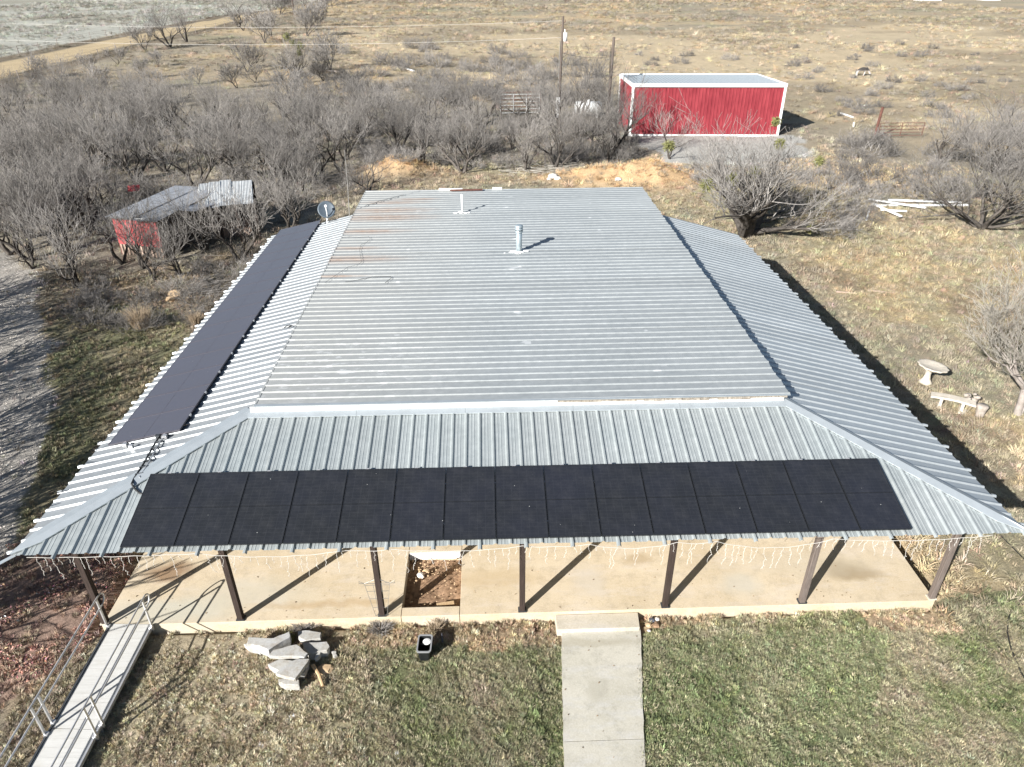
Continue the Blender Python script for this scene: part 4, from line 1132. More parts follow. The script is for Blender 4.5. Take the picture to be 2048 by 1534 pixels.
MB().tube([(.3, 0, .2), (2.0, 0, 1.2)], .02, 5).build('brace', MAT['wood_rust'], e)
o = MB().tube([(0, 0, -.2), (.0, .0, 1.3), (.06, 0, 2.75)], .13, 9, .12).build('gate_post', MAT['wood_rust']); o.location = gp; tag(o, 'tall rusty gate post at the left end of the pipe gate', 'post')
p = onground(1090, 337); o = MB().tube([(0, 0, 0), (.0, 0, 1.55)], .07, 7).build('fence_post', MAT['bark_pale']); o.location = p; tag(o, 'pale upright post among the brush behind the roof', 'post')
a, b = at(1682, 228), at(1706, 236); o = MB().beam((0, 0, .08), tuple(b-a+Vector((0, 0, .08))), .22, .12).build('board', MAT['white']); o.location = a; tag(o, 'white board lying in the pasture left of the gate post', 'board')
p = at(1706, 254); o = MB().box((-.06, -.06, 0), (.06, .06, .45)).build('marker', MAT['white']); o.location = p; tag(o, 'tiny white marker stake near the gate post', 'stake')
a, b = at(812, 138), at(828, 143); o = MB().beam((0, 0, .1), tuple(b-a+Vector((0, 0, .1))), .3, .15).build('board', MAT['white']); o.location = a; tag(o, 'distant white board lying left of the transformer pole', 'board')
a, b = at(655, 143), at(682, 146); o = MB().tube([(0, 0, .12), tuple(b-a+Vector((0, 0, .12)))], .12, 6).build('log', MAT['bark_pale']); o.location = a; tag(o, 'pale log lying at the foot of a bare tree far left', 'log')
# far away farm sheds
for u_, v_, wd, lb in ((1862, 3, 9, 'tiny white farm shed on the horizon at the top right'), (1985, 2, 7, 'tiny pale farm building at the top right corner')):
    p = at(u_, v_); e = empty('farm_shed', p, label=lb, cat='shed')
    MB().box((-wd/2, 0, -1), (wd/2, 6, 2.0)).build('wall', MAT['tank'], e)
    MB().quad((-wd/2-.3, -.3, 2.0), (wd/2+.3, -.3, 2.0), (wd/2+.3, 3, 3.0), (-wd/2-.3, 3, 3.0)).quad((-wd/2-.3, 3, 3.0), (wd/2+.3, 3, 3.0), (wd/2+.3, 6.3, 2.0), (-wd/2-.3, 6.3, 2.0)).build('roof', MAT['flash'], e)
# road fences
def road_fence(offx, label, seed, y0=62, y1=330, step=7.5):
    q = random.Random(seed); e = None; prev = None; pts = []
    y = y0
    while y < y1:
        for (xa, ya), (xb, yb) in zip(ROADP[:-1], ROADP[1:]):
            if ya <= y <= yb: X = xa+(xb-xa)*(y-ya)/(yb-ya)
        pts.append(Vector((X+offx, y, gh(X+offx, y)))); y += step
    e = empty('wire_fence', pts[0], label=label, cat='fence')
    pm = MB().tube([(0, 0, 0), (.02, 0, 1.4)], .07, 5)
    me0 = None
    for p in pts:
        if me0 is None: o = pm.build('fence_post', MAT['bark_pale'], e); me0 = o.data
        else: o = bpy.data.objects.new('fence_post', me0); COL.objects.link(o); o.parent = e
        o.location = p-pts[0]; o.rotation_euler = (q.uniform(-.06, .06), q.uniform(-.06, .06), 0)
    m = MB()
    for z in (.5, .9, 1.3): m.tube([p-pts[0]+Vector((0, 0, z)) for p in pts], .018, 3)
    m.build('wire', MAT['wire_grey'], e)
road_fence(8.5, 'sagging wire fence along the near side of the dirt road', 1)
road_fence(-9.5, 'wire fence along the far side of the dirt road', 2)

# ------------------------------------------------------------------ dilapidated sheds on the left
SF = at(237, 505), at(333, 512)
wl0 = Vector((-12.3, 26.8, -.25)); wr0 = Vector((-9.6, 26.0, -.25))
sh = empty('red_shed', wl0, label='small dilapidated red shed with a bent grey tin roof among the bare trees', cat='shed')
ox = (wr0-wl0); oxn = ox.normalized(); oy = Vector((-oxn.y, oxn.x, 0)); hS = 2.15; dS = 5.0
for k in range(9):                       # lapped red siding boards
    z0 = .62+k*.17; MB().obox(ox*.5+Vector((0, 0, z0+.085))-oy*(.01*(k % 2)), oxn*(ox.length/2+rnd.uniform(-.05, .02)), oy*.02, Vector((0, rnd.uniform(-.01, .01), .083))).build('board', MAT['red_old'], sh)
for k in range(13):                      # pale pickets below
    x = ox.length*(k+.5)/13; MB().obox(oxn*x+Vector((0, 0, .32))-oy*.03, oxn*.045, oy*.015, Vector((0, 0, .30+rnd.uniform(-.03, .03)))).build('picket', MAT['wood_pale'], sh)
MB().obox(ox*.5+Vector((0, 0, .35)), oxn*(ox.length/2), oy*.01, Vector((0, 0, .33))).build('lower_wall', MAT['rust_tin'], sh)
MB().obox(oy*dS/2+Vector((0, 0, 1.1)), oy*dS/2, oxn*.03, Vector((0, 0, 1.1))).build('side_wall', MAT['red_old'], sh)
MB().obox(ox+oy*dS/2+Vector((0, 0, 1.1)), oy*dS/2, oxn*.03, Vector((0, 0, 1.1))).build('side_wall', MAT['rust_tin'], sh)
MB().obox(ox*.5+oy*dS+Vector((0, 0, 1.1)), oxn*(ox.length/2), oy*.03, Vector((0, 0, 1.1))).build('back_wall', MAT['rust_tin'], sh)
MB().obox(ox*.5+Vector((0, 0, 2.17))-oy*.08, oxn*(ox.length/2+.08), oy*.03, Vector((0, 0, .06))).build('fascia', MAT['white'], sh)
def tin(P0, du, dv, nu, mat, parent, seed, dz=.0, twist=.0):
    q = random.Random(seed)
    for k in range(nu):
        a = P0+du*(k/nu); b = P0+du*((k+1)/nu*1.0)+du*(.02/1)
        m = MB(); n = 8; j0 = q.uniform(-.04, .05); j1 = q.uniform(-.04, .10); ext = q.uniform(-.15, .2)
        vs = []
        for i in range(n*2+1):
            t_ = i/(n*2); h = .03 if i % 2 else 0
            vs.append((a.lerp(b, t_), h))
        for p_, h in vs:
            m.v.append(tuple(p_+Vector((0, 0, h+j0)))); e2 = p_+dv*(1+ext/dv.length)+Vector((0, 0, h+j1)); m.v.append(tuple(e2))
        for i in range(len(vs)-1): m.f.append((2*i, 2*i+2, 2*i+3, 2*i+1))
        m.build('roof_sheet', MAT[mat], parent)
tin(Vector((-.25, -.35, 2.22)), ox*1.15, oy*(dS+.9)+Vector((0, 0, .1)), 4, 'old_tin', sh, 5)
tin(oxn*3.1+oy*1.4+Vector((0, 0, 2.3)), oxn*1.1, oy*3.2+Vector((0, 0, -.25)), 1, 'old_tin', sh, 6)
l0 = at(392, 418, 1.9); l1 = at(505, 408, 1.9)
ln_ = empty('lean_to', Vector((l0.x, l0.y, -.25)), label='open fronted lean-to with pale tin sheets behind the red shed', cat='shed')
lo = ln_.location; dx = l1-l0; dxn = dx.normalized(); dy_ = Vector((-dxn.y, dxn.x, 0))
tin(Vector((0, 0, 2.15)), dx, dy_*4.2+Vector((0, 0, .35)), 5, 'tank', ln_, 15)
for k in range(4):
    x = dx.length*(k)/3; MB().box((0, 0, 0), (.12, .12, 2.15)).build('post', MAT['wood_dark'], ln_).location = dxn*x
    MB().box((0, 0, 0), (.12, .12, 2.4)).build('post', MAT['wood_dark'], ln_).location = dxn*x+dy_*4.0
MB().obox(dx*.5+dy_*4.1+Vector((0, 0, 1.15)), dxn*dx.length/2, dy_*.03, Vector((0, 0, 1.15))).build('back_wall', MAT['rust_tin'], ln_)
a, b = at(432, 478), at(505, 470)
pf = empty('picket_fence', a, label='crooked section of weathered picket fence in front of the lean-to', cat='fence')
d = b-a; n = 20
for k in range(n):
    x = k/(n-1); hh = rnd.uniform(.75, 1.15); lean = rnd.uniform(-.1, .1)
    MB().obox(Vector((0, 0, hh/2)), (.045, 0, 0), (0, .012, 0), (lean*hh/2, 0, hh/2)).build('picket', MAT['wood_pale'], pf).location = d*x
for z in (.3, .75): MB().beam((0, .03, z), tuple(d+Vector((0, .03, z))), .03, .07).build('rail', MAT['wood_pale'], pf)
m = MB(); m.obox((0, 0, .2), (.35, .1, 0), (0, .02, 0), (0, .1, .18)); o = m.build('painted_board', MAT['red_old']); o.location = onground(277, 412)+Vector((0, 0, 1.0)); tag(o, 'small red painted panel leaning behind the left end of the shed roof', 'panel')
for (u_, v_, r_, lb) in ((352, 592, .38, 'large tan boulder beside the brush left of the solar panels'), (342, 602, .26, 'smaller tan boulder in front of the large boulder left of the house')):
    m = MB(); rock(m, (0, 0, .1), r_, u_, .8, 9); o = m.build('boulder', MAT['stone_tan'], None); o.location = onground(u_, v_); bevel(o, .03, 2); tag(o, lb, 'boulder')
for (u_, v_, r_, lb, mt) in ((1222, 349, .28, 'white rock on top of the tan dirt mound behind the roof', 'stone_white'), (1236, 363, .26, 'white rock lower on the tan dirt mound behind the roof', 'stone_white'), (1106, 357, .42, 'lumpy white rock heap at the left foot of the dirt mound', 'stone_white'), (1170, 338, .12, 'small pale rock at the left crest of the dirt mound', 'stone_white')):
    m = MB(); rock(m, (0, 0, .1), r_, int(u_), .8, 9)
    if u_ == 1106: rock(m, (.3, -.2, 0), .3, 3, .8, 9); rock(m, (-.3, -.3, 0), .22, 4, .8, 9)
    o = m.build('rock', MAT[mt]); o.location = onground(u_, v_)+Vector((0, 0, .05)); tag(o, lb, 'rock')

# ------------------------------------------------------------------ trees
def gen_tree(seed, H=4.5, stems=3, spread=.75, twigs=1.0, rad=.09, crook=.22, lowlimbs=0, droop=0.0, asym=(0, 0), fine=.35, lowlen=.8, bole=None):
    q = random.Random(seed); T = []; W = []
    def rv(s): return Vector((q.gauss(0, s), q.gauss(0, s), q.gauss(0, s*.8)))
    def grow(p, d, L, r, lev):
        n = (6, 5, 4, 3, 2)[lev]; step = L/n; pts = [p.copy()]; rr = r
        for i in range(n):
            d = (d+rv(crook*(1, 1, .75, .55, .5)[lev])+Vector((0, 0, (.10, .10, .12, .12, .10)[lev]-droop))).normalized()
            if p.z+d.z*step < .1: d.z = abs(d.z)*.3+.05; d.normalize()
            p2 = p+d*step; r2 = max(.0035, rr*(.86 if lev < 3 else .8))
            (T if lev < 2 else W).append((p, p2, rr, r2))
            if lev < 3 or (lev == 3 and q.random() < fine):
                nc = ((0, 0, 1, 1, 1, 2), (0, 1, 1, 1, 2), (1, 1, 2, 2), (1, 2, 2))[lev][min(i, (5, 4, 3, 2)[lev])]
                if lev >= 2 and q.random() > twigs: nc = max(0, nc-1)
                for c_ in range(nc):
                    side = rv(1.0); side = (side-d*side.dot(d))
                    if side.length < 1e-4: continue
                    side.normalize(); ang = q.uniform(.35, .85)
                    nd = (d*math.cos(ang)+side*math.sin(ang)+Vector((0, 0, .12))).normalized()
                    grow(p2, nd, L*q.uniform(.55, .88), r2*q.uniform(.48, .68), lev+1)
            p = p2; rr = r2
    base = Vector((0, 0, -.1))
    if bole:
        for b in bole: T.append((base, Vector(b[:3]), b[3], b[4])); base = Vector(b[:3])
    for s_ in range(stems):
        a = 2*math.pi*(s_+q.uniform(-.3, .3))/stems; tilt = q.uniform(.4, 1.0)*spread
        d = Vector((math.cos(a)*tilt+asym[0], math.sin(a)*tilt+asym[1], 1)).normalized()
        grow(base if bole else Vector((math.cos(a)*.08, math.sin(a)*.08, -.1)), d, H*q.uniform(.50, .66), rad*q.uniform(.7, 1.1), 0)
    for s_ in range(lowlimbs):
        a = q.uniform(-1.2, .6)
        d = Vector((math.cos(a), math.sin(a), .16)).normalized()
        grow(Vector((0, 0, .3)), d, H*lowlen*q.uniform(.8, 1.1), rad*.75, 0)
    zmax = max(s[1].z for s in W); k = H/zmax
    return [(a*k, b*k, r0, r1) for a, b, r0, r1 in T], [(a*k, b*k, r0, r1) for a, b, r0, r1 in W]
def seg_mesh(name, segs, mat, k, minr=0.0, ext=.0):
    A0 = np.array([s[0] for s in segs]); B0 = np.array([s[1] for s in segs])
    R0 = np.maximum(np.array([s[2] for s in segs]), minr); R1 = np.maximum(np.array([s[3] for s in segs]), minr*.8)
    D = B0-A0; L = np.linalg.norm(D, axis=1, keepdims=True)+1e-9; D = D/L
    B0 = B0+D*(R1[:, None]*ext)
    ref = np.where(np.abs(D[:, 2:3]) < .9, np.array([[0, 0, 1.0]]), np.array([[1.0, 0, 0]]))
    U = np.cross(D, ref); U /= np.linalg.norm(U, axis=1, keepdims=True); Wv = np.cross(D, U)
    n = len(segs); V = np.zeros((n, 2*k, 3))
    for j in range(k):
        a = 2*math.pi*j/k; o = U*math.cos(a)+Wv*math.sin(a)
        V[:, j] = A0+o*R0[:, None]; V[:, k+j] = B0+o*R1[:, None]
    base = np.arange(n)[:, None]*2*k
    F = np.concatenate([np.stack([base[:, 0]+j, base[:, 0]+(j+1) % k, base[:, 0]+k+(j+1) % k, base[:, 0]+k+j], 1) for j in range(k)])
    return mesh_np(name, V.reshape(-1, 3), F, MAT[mat], smooth=(k > 3))
PROT = []
def make_proto(seed, tm='bark', wm='twig', minr=.006, **kw):
    T, W = gen_tree(seed, **kw)
    PROT.append((seg_mesh('trunk', T, tm, 6, .012, .5), seg_mesh('crown', W, wm, 3, minr)))
    return len(PROT)-1
def put_tree(pi, loc, s, rz, label, group=None, name='bare_tree', sx=1.0, tilt=0.0):
    e = empty(name, loc, rz, label=label, cat='tree', group=group)
    for nm, me_ in zip(('trunk', 'crown'), PROT[pi]):
        o = bpy.data.objects.new(nm, me_); COL.objects.link(o); o.parent = e
    e.scale = (s*sx, s*sx, s); e.rotation_euler = (tilt*math.cos(rz), tilt*math.sin(rz), rz)
    return e
for sd, st_, sp in ((1, 3, .8), (2, 2, .7), (3, 4, .9), (4, 3, .6), (5, 3, 1.0), (6, 2, .5), (7, 4, .75), (8, 3, .85)):
    make_proto(sd, H=4.6, stems=st_, spread=sp, rad=.12, twigs=.30, fine=.42, minr=.007)
FARP = [make_proto(20+i, H=4.6, stems=3, spread=.8, rad=.09, twigs=.3, minr=.020) for i in range(3)]
SHRUB = [make_proto(30+i, H=1.5, stems=9, spread=1.3, rad=.02, twigs=.1, minr=.0065, wm='twig', tm='twig') for i in range(3)]
GRP = 'bare mesquite trees of the thicket'
THL = 'bare grey mesquite tree merging with its neighbours in the dense thicket'
# nearer, individually recognisable trees: (u, v, height m, proto, label, rz)
NEAR = [
 (150, 571, 5.0, 0, 'dark forked bare tree nearest the gravel drive on the left', .4),
 (247, 528, 4.6, 1, 'bare tree standing just before the left corner of the red shed', 1.2),
 (312, 560, 4.4, 5, 'bare tree with a pale bent trunk in front of the red shed', 2.2),
 (288, 536, 4.2, 3, 'bare sapling crossing the middle of the red shed front wall', 5.2),
 (410, 500, 4.6, 2, 'bare tree at the right corner of the red shed', .8),
 (359, 553, 3.4, 3, 'thin bare sapling right of the bent pale trunk', 3.0),
 (482, 520, 4.8, 4, 'spreading bare tree between the red shed and the solar panels', .2),
 (585, 470, 5.0, 6, 'fan shaped bare tree just behind the satellite dish', 4.1),
 (118, 452, 5.4, 2, 'bare tree at the left edge of the frame above the gravel drive', 5.0),
 (60, 520, 5.2, 7, 'leaning bare tree at the far left beside the gravel drive', 1.9),
 (340, 95, 9.0, 2, 'largest bare tree beside the dirt road at the upper left', .3),
 (291, 101, 6.0, 5, 'smaller dark bare tree left of the largest roadside tree', 2.0),
 (373, 84, 8.0, 3, 'bare tree close behind the largest roadside tree', 1.0),
 (477, 56, 11.0, 1, 'leaning bare tree on the dirt road at the top left', 4.4),
 (496, 144, 5.2, 4, 'small rounded bare tree in the pasture above the thicket', 3.3),
 (597, 168, 7.2, 6, 'bare tree with green mistletoe clumps in the upper left pasture', 5.5),
 (660, 141, 6.6, 7, 'bare tree leaning left beside a pale log in the upper left pasture', .9),
 (735, 385, 3.6, 0, 'bare tree behind the back left corner of the house', 2.5),
 (800, 305, 5.0, 4, 'bare tree standing behind the orange dirt mound', 1.1),
 (845, 330, 4.6, 3, 'bare tree right of the orange dirt mound', .1),
 (925, 345, 5.6, 0, 'wide bare tree behind the middle of the roof', 3.9),
 (1055, 345, 4.8, 6, 'low bare tree left of the pale post behind the roof', 5.9),
 (1110, 340, 5.4, 2, 'dark bare tree leaning right behind the pale post', 2.9),
 (1215, 322, 6.2, 7, 'bare tree above the tan dirt mound', 4.9),
 (1165, 262, 8.0, 1, 'tall bare tree between the two utility poles', 2.2),
 (1240, 290, 7.0, 2, 'bare tree covering the left corner of the red building', .7),
 (1340, 318, 4.6, 5, 'slim bare tree in front of the red building at the edge of the gravel pad', 1.5),
]
treeobs = []
for u, v, h, pi, lb, rz in NEAR:
    p = onground(u, v)
    if v < 200: pi = FARP[pi % 3] if h < 7 else pi
    e = put_tree(pi, p, h/4.6, rz, lb, sx=1.05); treeobs.append(e)
def mistle(parent, locs, s=1.0):
    q = random.Random(len(locs)*7+1)
    for c_, r_ in locs:
        segs = []
        for k in range(240):
            d = Vector((q.gauss(0, 1), q.gauss(0, 1), q.gauss(0, 1))).normalized(); L = r_*q.uniform(.4, 1.0)
            a = d*L*.3; b = d*L; segs.append((a, b, .016*s, .009*s)); segs.append((b, b+Vector((q.gauss(0, .06), q.gauss(0, .06), -.03))*s, .02*s, .008*s))
        o = bpy.data.objects.new('mistletoe', seg_mesh('mistletoe', segs, 'mistletoe', 3)); COL.objects.link(o)
        o.parent = parent; sc = parent.scale[2]
        o.matrix_parent_inverse = parent.matrix_basis.inverted(); o.location = c_
e = [t_ for t_ in treeobs if 'green mistletoe clumps' in t_['label']][0]; e.rotation_euler = (0, 0, 5.5)
bpy.context.view_layer.update()
pb = e.location
mistle(e, [(aty(573, 73, pb.y), .55), (aty(585, 85, pb.y), .45), (aty(600, 92, pb.y), .65), (aty(598, 105, pb.y), .4)], 1.6)
# the big mesquite behind the right corner of the house
T, Wg = gen_tree(77, H=8.0, stems=7, spread=.95, rad=.27, crook=.17, twigs=.38, lowlimbs=2, asym=(-.05, .05), lowlen=.55, fine=.6)
PROT.append((seg_mesh('trunk', T, 'bark', 8, .02, .6), seg_mesh('crown', Wg, 'twig', 3, .0075)))
pbt = onground(1492, 470)
bigt = put_tree(len(PROT)-1, pbt, 1.06, .0, 'huge many stemmed bare mesquite with mistletoe behind the right side of the house', sx=1.42)
bpy.context.view_layer.update()
mistle(bigt, [(aty(1465, 358, pbt.y), .42), (aty(1510, 343, pbt.y+.3), .40), (aty(1560, 288, pbt.y+1), .36), (aty(1638, 322, pbt.y), .34), (aty(1620, 458, pbt.y-1), .26), (aty(1413, 370, pbt.y), .5), (aty(1552, 243, pbt.y+1), .30), (aty(1338, 292, pbt.y+1), .40)])
T, Wg = gen_tree(91, H=6.8, stems=6, spread=.95, rad=.15, crook=.18, twigs=.38, fine=.45, lowlimbs=2, asym=(-.1, .05))
PROT.append((seg_mesh('trunk', T, 'bark', 7, .016, .6), seg_mesh('crown', Wg, 'twig', 3, .0075)))
RI = len(PROT)-1
put_tree(RI, onground(1962, 457), 1.0, .5, 'wide bare tree whose low branches cover the end of the white lumber pile', sx=1.4)
put_tree(RI, onground(2090, 440), 1.02, 2.6, 'bare tree cut by the right edge of the frame behind the lumber pile', sx=1.35)
put_tree(RI, onground(1985, 345), .95, 4.3, 'bare tree behind the one over the lumber pile', sx=1.1)
put_tree(3, onground(1875, 330), 1.15, 4.3, 'thinner bare tree right of the rusty pipe gate', sx=1.1)
put_tree(0, onground(2050, 300), 1.4, 1.3, 'bare tree farthest back at the right edge of the frame', sx=1.1)
# pale tree at the right edge
T, Wg = gen_tree(55, H=6.0, stems=4, spread=.75, rad=.075, crook=.18, twigs=.8, fine=.6, asym=(-.5, .3), bole=[(.0, .05, .9, .12, .11), (-.06, .1, 1.7, .11, .10), (-.10, .15, 2.1, .10, .09)])
T2, W2 = gen_tree(58, H=4.4, stems=2, spread=.5, rad=.08, crook=.16, twigs=.6, fine=.5, asym=(.25, .15))
PROT.append((seg_mesh('trunk', T+T2, 'bark_pale', 7, .012, .6), seg_mesh('crown', Wg+W2, 'twig_pale', 3, .0065)))
put_tree(len(PROT)-1, onground(2034, 828), 1.0, 0, 'pale barked tree leaning over the lawn at the right edge near the bench', sx=1.15)
# scattered thicket trees
q = random.Random(42)
def scatter_px(n, poly, dmin, ok):
    out = []; tries = 0
    xs = [a for a, b in poly]; ys = [b for a, b in poly]
    while len(out) < n and tries < n*60:
        tries += 1; u, v = q.uniform(min(xs), max(xs)), q.uniform(min(ys), max(ys))
        if not inpoly(np.array([u]), np.array([v]), poly)[0]: continue
        p = at(u, v)
        if not ok(p): continue
        if any((p-o).length < dmin for o in out): continue
        out.append(p)
    return out
okp = lambda p: not (-13.5 < p.x < -3.8 and 22 < p.y < 35) and not (-2.6 < p.x < 20.8 and p.y < 27)
tl = scatter_px(84, [(-60, 215), (240, 200), (520, 225), (720, 250), (760, 300), (690, 350), (610, 385), (420, 380), (200, 380), (210, 450), (-60, 460)], 2.1, okp)
tl += scatter_px(22, [(720, 225), (1230, 235), (1240, 300), (1000, 330), (780, 300)], 2.6, okp)
tl += scatter_px(10, [(-60, 440), (210, 440), (190, 500), (60, 540), (-60, 520)], 2.5, okp)
for p in tl:
    p.z = gh(p.x, p.y)
    put_tree(q.randrange(8), p, q.uniform(3.4, 6.2)/4.6, q.uniform(0, 6.28), THL, GRP, sx=q.uniform(.95, 1.2))
tf = scatter_px(22, [(-60, 170), (60, 150), (300, 120), (700, 150), (760, 215), (500, 210), (240, 190), (-60, 205)], 5, okp)
for p in tf:
    p.z = gh(p.x, p.y); put_tree(FARP[q.randrange(3)], p, q.uniform(2.6, 4.6)/4.6, q.uniform(0, 6.28), 'small bare tree scattered along the upper edge of the thicket', 'small bare trees above the thicket', sx=1.25)
tf = scatter_px(14, [(430, 60), (560, 15), (690, 5), (720, 30), (660, 60), (520, 100)], 8, okp)
for p in tf:
    p.z = gh(p.x, p.y); put_tree(FARP[q.randrange(3)], p, q.uniform(4.5, 8)/4.6, q.uniform(0, 6.28), 'bare tree in the loose row along the far stretch of the dirt road', 'bare trees along the far dirt road', sx=1.2)
# trees left of the frame whose long shadows cross the drive and yard
SHP = [make_proto(60+i, H=4.6, stems=4, spread=.8, rad=.11, twigs=.12, fine=.1, minr=.012) for i in range(3)]
for k in range(12):
    y = -3.2+k*2.0; x = -1.8-.575*(y+3.3)-(4.0 if k % 2 else 6.0)-max(0, -y)*.25
    put_tree(SHP[k % 3], Vector((x, y, -.3)), (1.3, 1.6, 1.45)[k % 3], k*1.3, 'bare tree on the far side of the gravel drive, left of the yard', 'bare trees lining the gravel drive', sx=1.05)

def shrubs(lst, label, group, sc=(.6, 1.2)):
    for p in lst:
        p.z = gh(p.x, p.y)-.02
        e = empty('bare_shrub', p, q.uniform(0, 6.28), label=label, cat='shrub', group=group)
        pi = q.choice(SHRUB); s_ = q.uniform(*sc)
        o = bpy.data.objects.new('branches', PROT[pi][1]); COL.objects.link(o); o.parent = e
        o = bpy.data.objects.new('stem', PROT[pi][0]); COL.objects.link(o); o.parent = e
        e.scale = (s_*1.3, s_*1.3, s_)
shrubs(scatter_px(16, [(130, 590), (230, 560), (330, 560), (470, 520), (540, 480), (500, 540), (430, 620), (390, 650), (300, 660), (140, 660)], .8, lambda p: p.x < -3.2), 'low grey leafless brush between the red shed and the left solar panels', 'grey brush left of the house', (.45, .8))
shrubs(scatter_px(40, [(700, 260), (1250, 250), (1320, 290), (1250, 330), (1000, 335), (750, 350)], 1.1, okp), 'grey leafless brush filling the gaps between the trees behind the house', 'grey brush behind the house', (.7, 1.4))
shrubs(scatter_px(26, [(1320, 330), (1480, 345), (1700, 330), (1780, 380), (1740, 470), (1600, 470), (1540, 440), (1420, 400)], 1.3, okp), 'grey leafless brush around the huge mesquite tree', 'grey brush around the big mesquite', (.5, 1.0))
shrubs(scatter_px(14, [(1640, 280), (2048, 260), (2048, 420), (1850, 400), (1700, 380)], 2.0, okp), 'grey leafless brush under the trees at the right', 'grey brush under the right trees', (.8, 1.5))
shrubs(scatter_px(34, [(0, 230), (700, 230), (700, 400), (0, 470)], 2.2, okp), 'grey leafless undergrowth bush between the thicket trees', 'undergrowth bushes in the thicket', (.9, 1.6))
shrubs(scatter_px(50, [(640, 90), (1000, 95), (1240, 150), (1240, 210), (700, 215), (560, 130)], 3.0, okp), 'grey bush in the pasture beyond the thicket', 'grey bushes in the pasture behind the thicket', (1.0, 1.9))
shrubs(scatter_px(46, [(1150, 110), (1500, 100), (2048, 80), (2048, 240), (1650, 235), (1580, 130), (1250, 140)], 3.0, okp), 'low dry brush scattered in the pasture around the red building', 'low brush in the right pasture', (.5, 1.0))
# tan grass bush on the left
def tuft_thing(u, v, h, lb, mat, n=260, w=.55, name='dry_grass_clump'):
    p = onground(u, v); qq = random.Random(int(u)); segs = []
    for k in range(n):
        a = qq.uniform(0, 6.28); r0 = qq.uniform(0, w*.35); tl_ = qq.uniform(.15, .9)
        b0 = Vector((math.cos(a)*r0, math.sin(a)*r0, 0)); b1 = b0+Vector((math.cos(a)*w*tl_*.6, math.sin(a)*w*tl_*.6, h*qq.uniform(.5, 1)))
        mid_ = b0.lerp(b1, .6)+Vector((0, 0, h*.12)); segs += [(b0, mid_, .006, .005), (mid_, b1, .005, .003)]
    o = bpy.data.objects.new(name, seg_mesh(name, segs, mat, 3)); COL.objects.link(o); o.location = p; tag(o, lb, 'grass clump')
MAT['straw'] = simple('straw', (.36, .285, .20), .9, .1, 0, .3, 5)
tuft_thing(283, 655, 1.0, 'tall tan dry grass clump left of the solar panels', 'straw', 500, .9)
tuft_thing(392, 648, .6, 'small tan dry grass clump beside the left roof edge', 'straw', 200, .5)
for u, v in ((760, 1262),): tuft_thing(u, v, .25, 'dry weed tuft at the foot of the garden trellis', 'twig', 160, .5)
tuft_thing(870, 1262, .25, 'dry weed tuft on the bare soil behind the black bin', 'straw', 120, .4)
tuft_thing(610, 1262, .22, 'grey dry weed tuft behind the rubble pile', 'twig', 160, .5)
tuft_thing(578, 1285, .22, 'green grey weed tuft growing between the broken concrete pieces', 'mistletoe', 140, .3)
# dirt-mound clods are in the ground; fallen branch heap behind roof
m = MB(); qq = random.Random(8); segs = []
c0 = onground(1060, 345)
for k in range(70):
    a = qq.uniform(-.5, .5); L = qq.uniform(.8, 2.6); p0 = Vector((qq.uniform(-3, 3), qq.uniform(-1, 1), qq.uniform(.02, .4)))
    segs.append((p0, p0+Vector((math.cos(a)*L, math.sin(a)*L, qq.uniform(-.15, .25))), .03, .012))
o = bpy.data.objects.new('branch_pile', seg_mesh('branch_pile', segs, 'twig_pale', 4)); COL.objects.link(o); o.location = c0; tag(o, 'heap of pale fallen branches behind the middle of the roof', 'branch pile')
segs = []
for k in range(160):
    a = qq.uniform(-.3, 1.6); L = qq.uniform(.4, 1.4); p0 = Vector((qq.uniform(-1.3, 1.0), qq.uniform(-1.1, 1.0), qq.uniform(.02, .35)))
    segs.append((p0, p0+Vector((math.cos(a)*L, math.sin(a)*L, qq.uniform(-.1, .2))), .013, .006))
o = bpy.data.objects.new('branch_pile', seg_mesh('branch_pile', segs, 'twig', 4)); COL.objects.link(o); o.location = onground(425, 580); tag(o, 'heap of cut grey branches close to the left solar panels', 'branch pile')

# labels: each thicket tree or bush is named by the landmark it stands closest to in the picture
LM = [('the red shed', 285, 510), ('the satellite dish', 653, 425), ('the livestock panels', 1040, 228), ('the transformer pole', 1119, 240), ('the bare utility pole', 1212, 262),
      ('the orange dirt mound', 800, 335), ('the tan dirt mound', 1230, 355), ('the left tip of the lumber pile', 1735, 412), ('the pipe gate', 1800, 275), ('the huge mesquite', 1492, 470),
      ('the largest roadside tree', 340, 95), ('the lean-to', 500, 400), ('the pale post behind the roof', 1090, 335), ('the red building', 1258, 271), ('the distant roadside pole', 588, 31),
      ('the picket fence', 470, 476), ('the tall straw clump', 283, 655), ('the forked tree by the drive', 150, 571), ('the pale log far left', 668, 145), ('the left edge of the photo', 0, 330), ('the top left corner', 0, 0),
      ('the distant white board', 820, 140), ('the gravel pad', 1480, 305), ('the antenna mast foot', 697, 430), ('the road bend at far left', 60, 130), ('the donkey', 1722, 145), ('the far right corner of the red building', 1600, 200), ('the top right corner', 2048, 0), ('the right edge above the trees', 2048, 200)]
def project(p):
    d = np.array(p)-CPOS; z = d @ FW; return 1024+CP['f']*(d @ RT)/z, 767-CP['f']*(d @ UP)/z
from collections import defaultdict
gr = defaultdict(list)
for o in COL.objects:
    if o.parent is None and o.get('group') in ('bare mesquite trees of the thicket', 'small bare trees above the thicket', 'bare trees along the far dirt road', 'grey brush left of the house', 'grey brush behind the house',
        'grey brush around the big mesquite', 'grey brush under the right trees', 'undergrowth bushes in the thicket', 'grey bushes in the pasture behind the thicket', 'low brush in the right pasture'): gr[o['group']].append(o)
ALL = {'tree': [o for g in gr.values() for o in g if o['category'] == 'tree'], 'shrub': [o for g in gr.values() for o in g if o['category'] == 'shrub']}
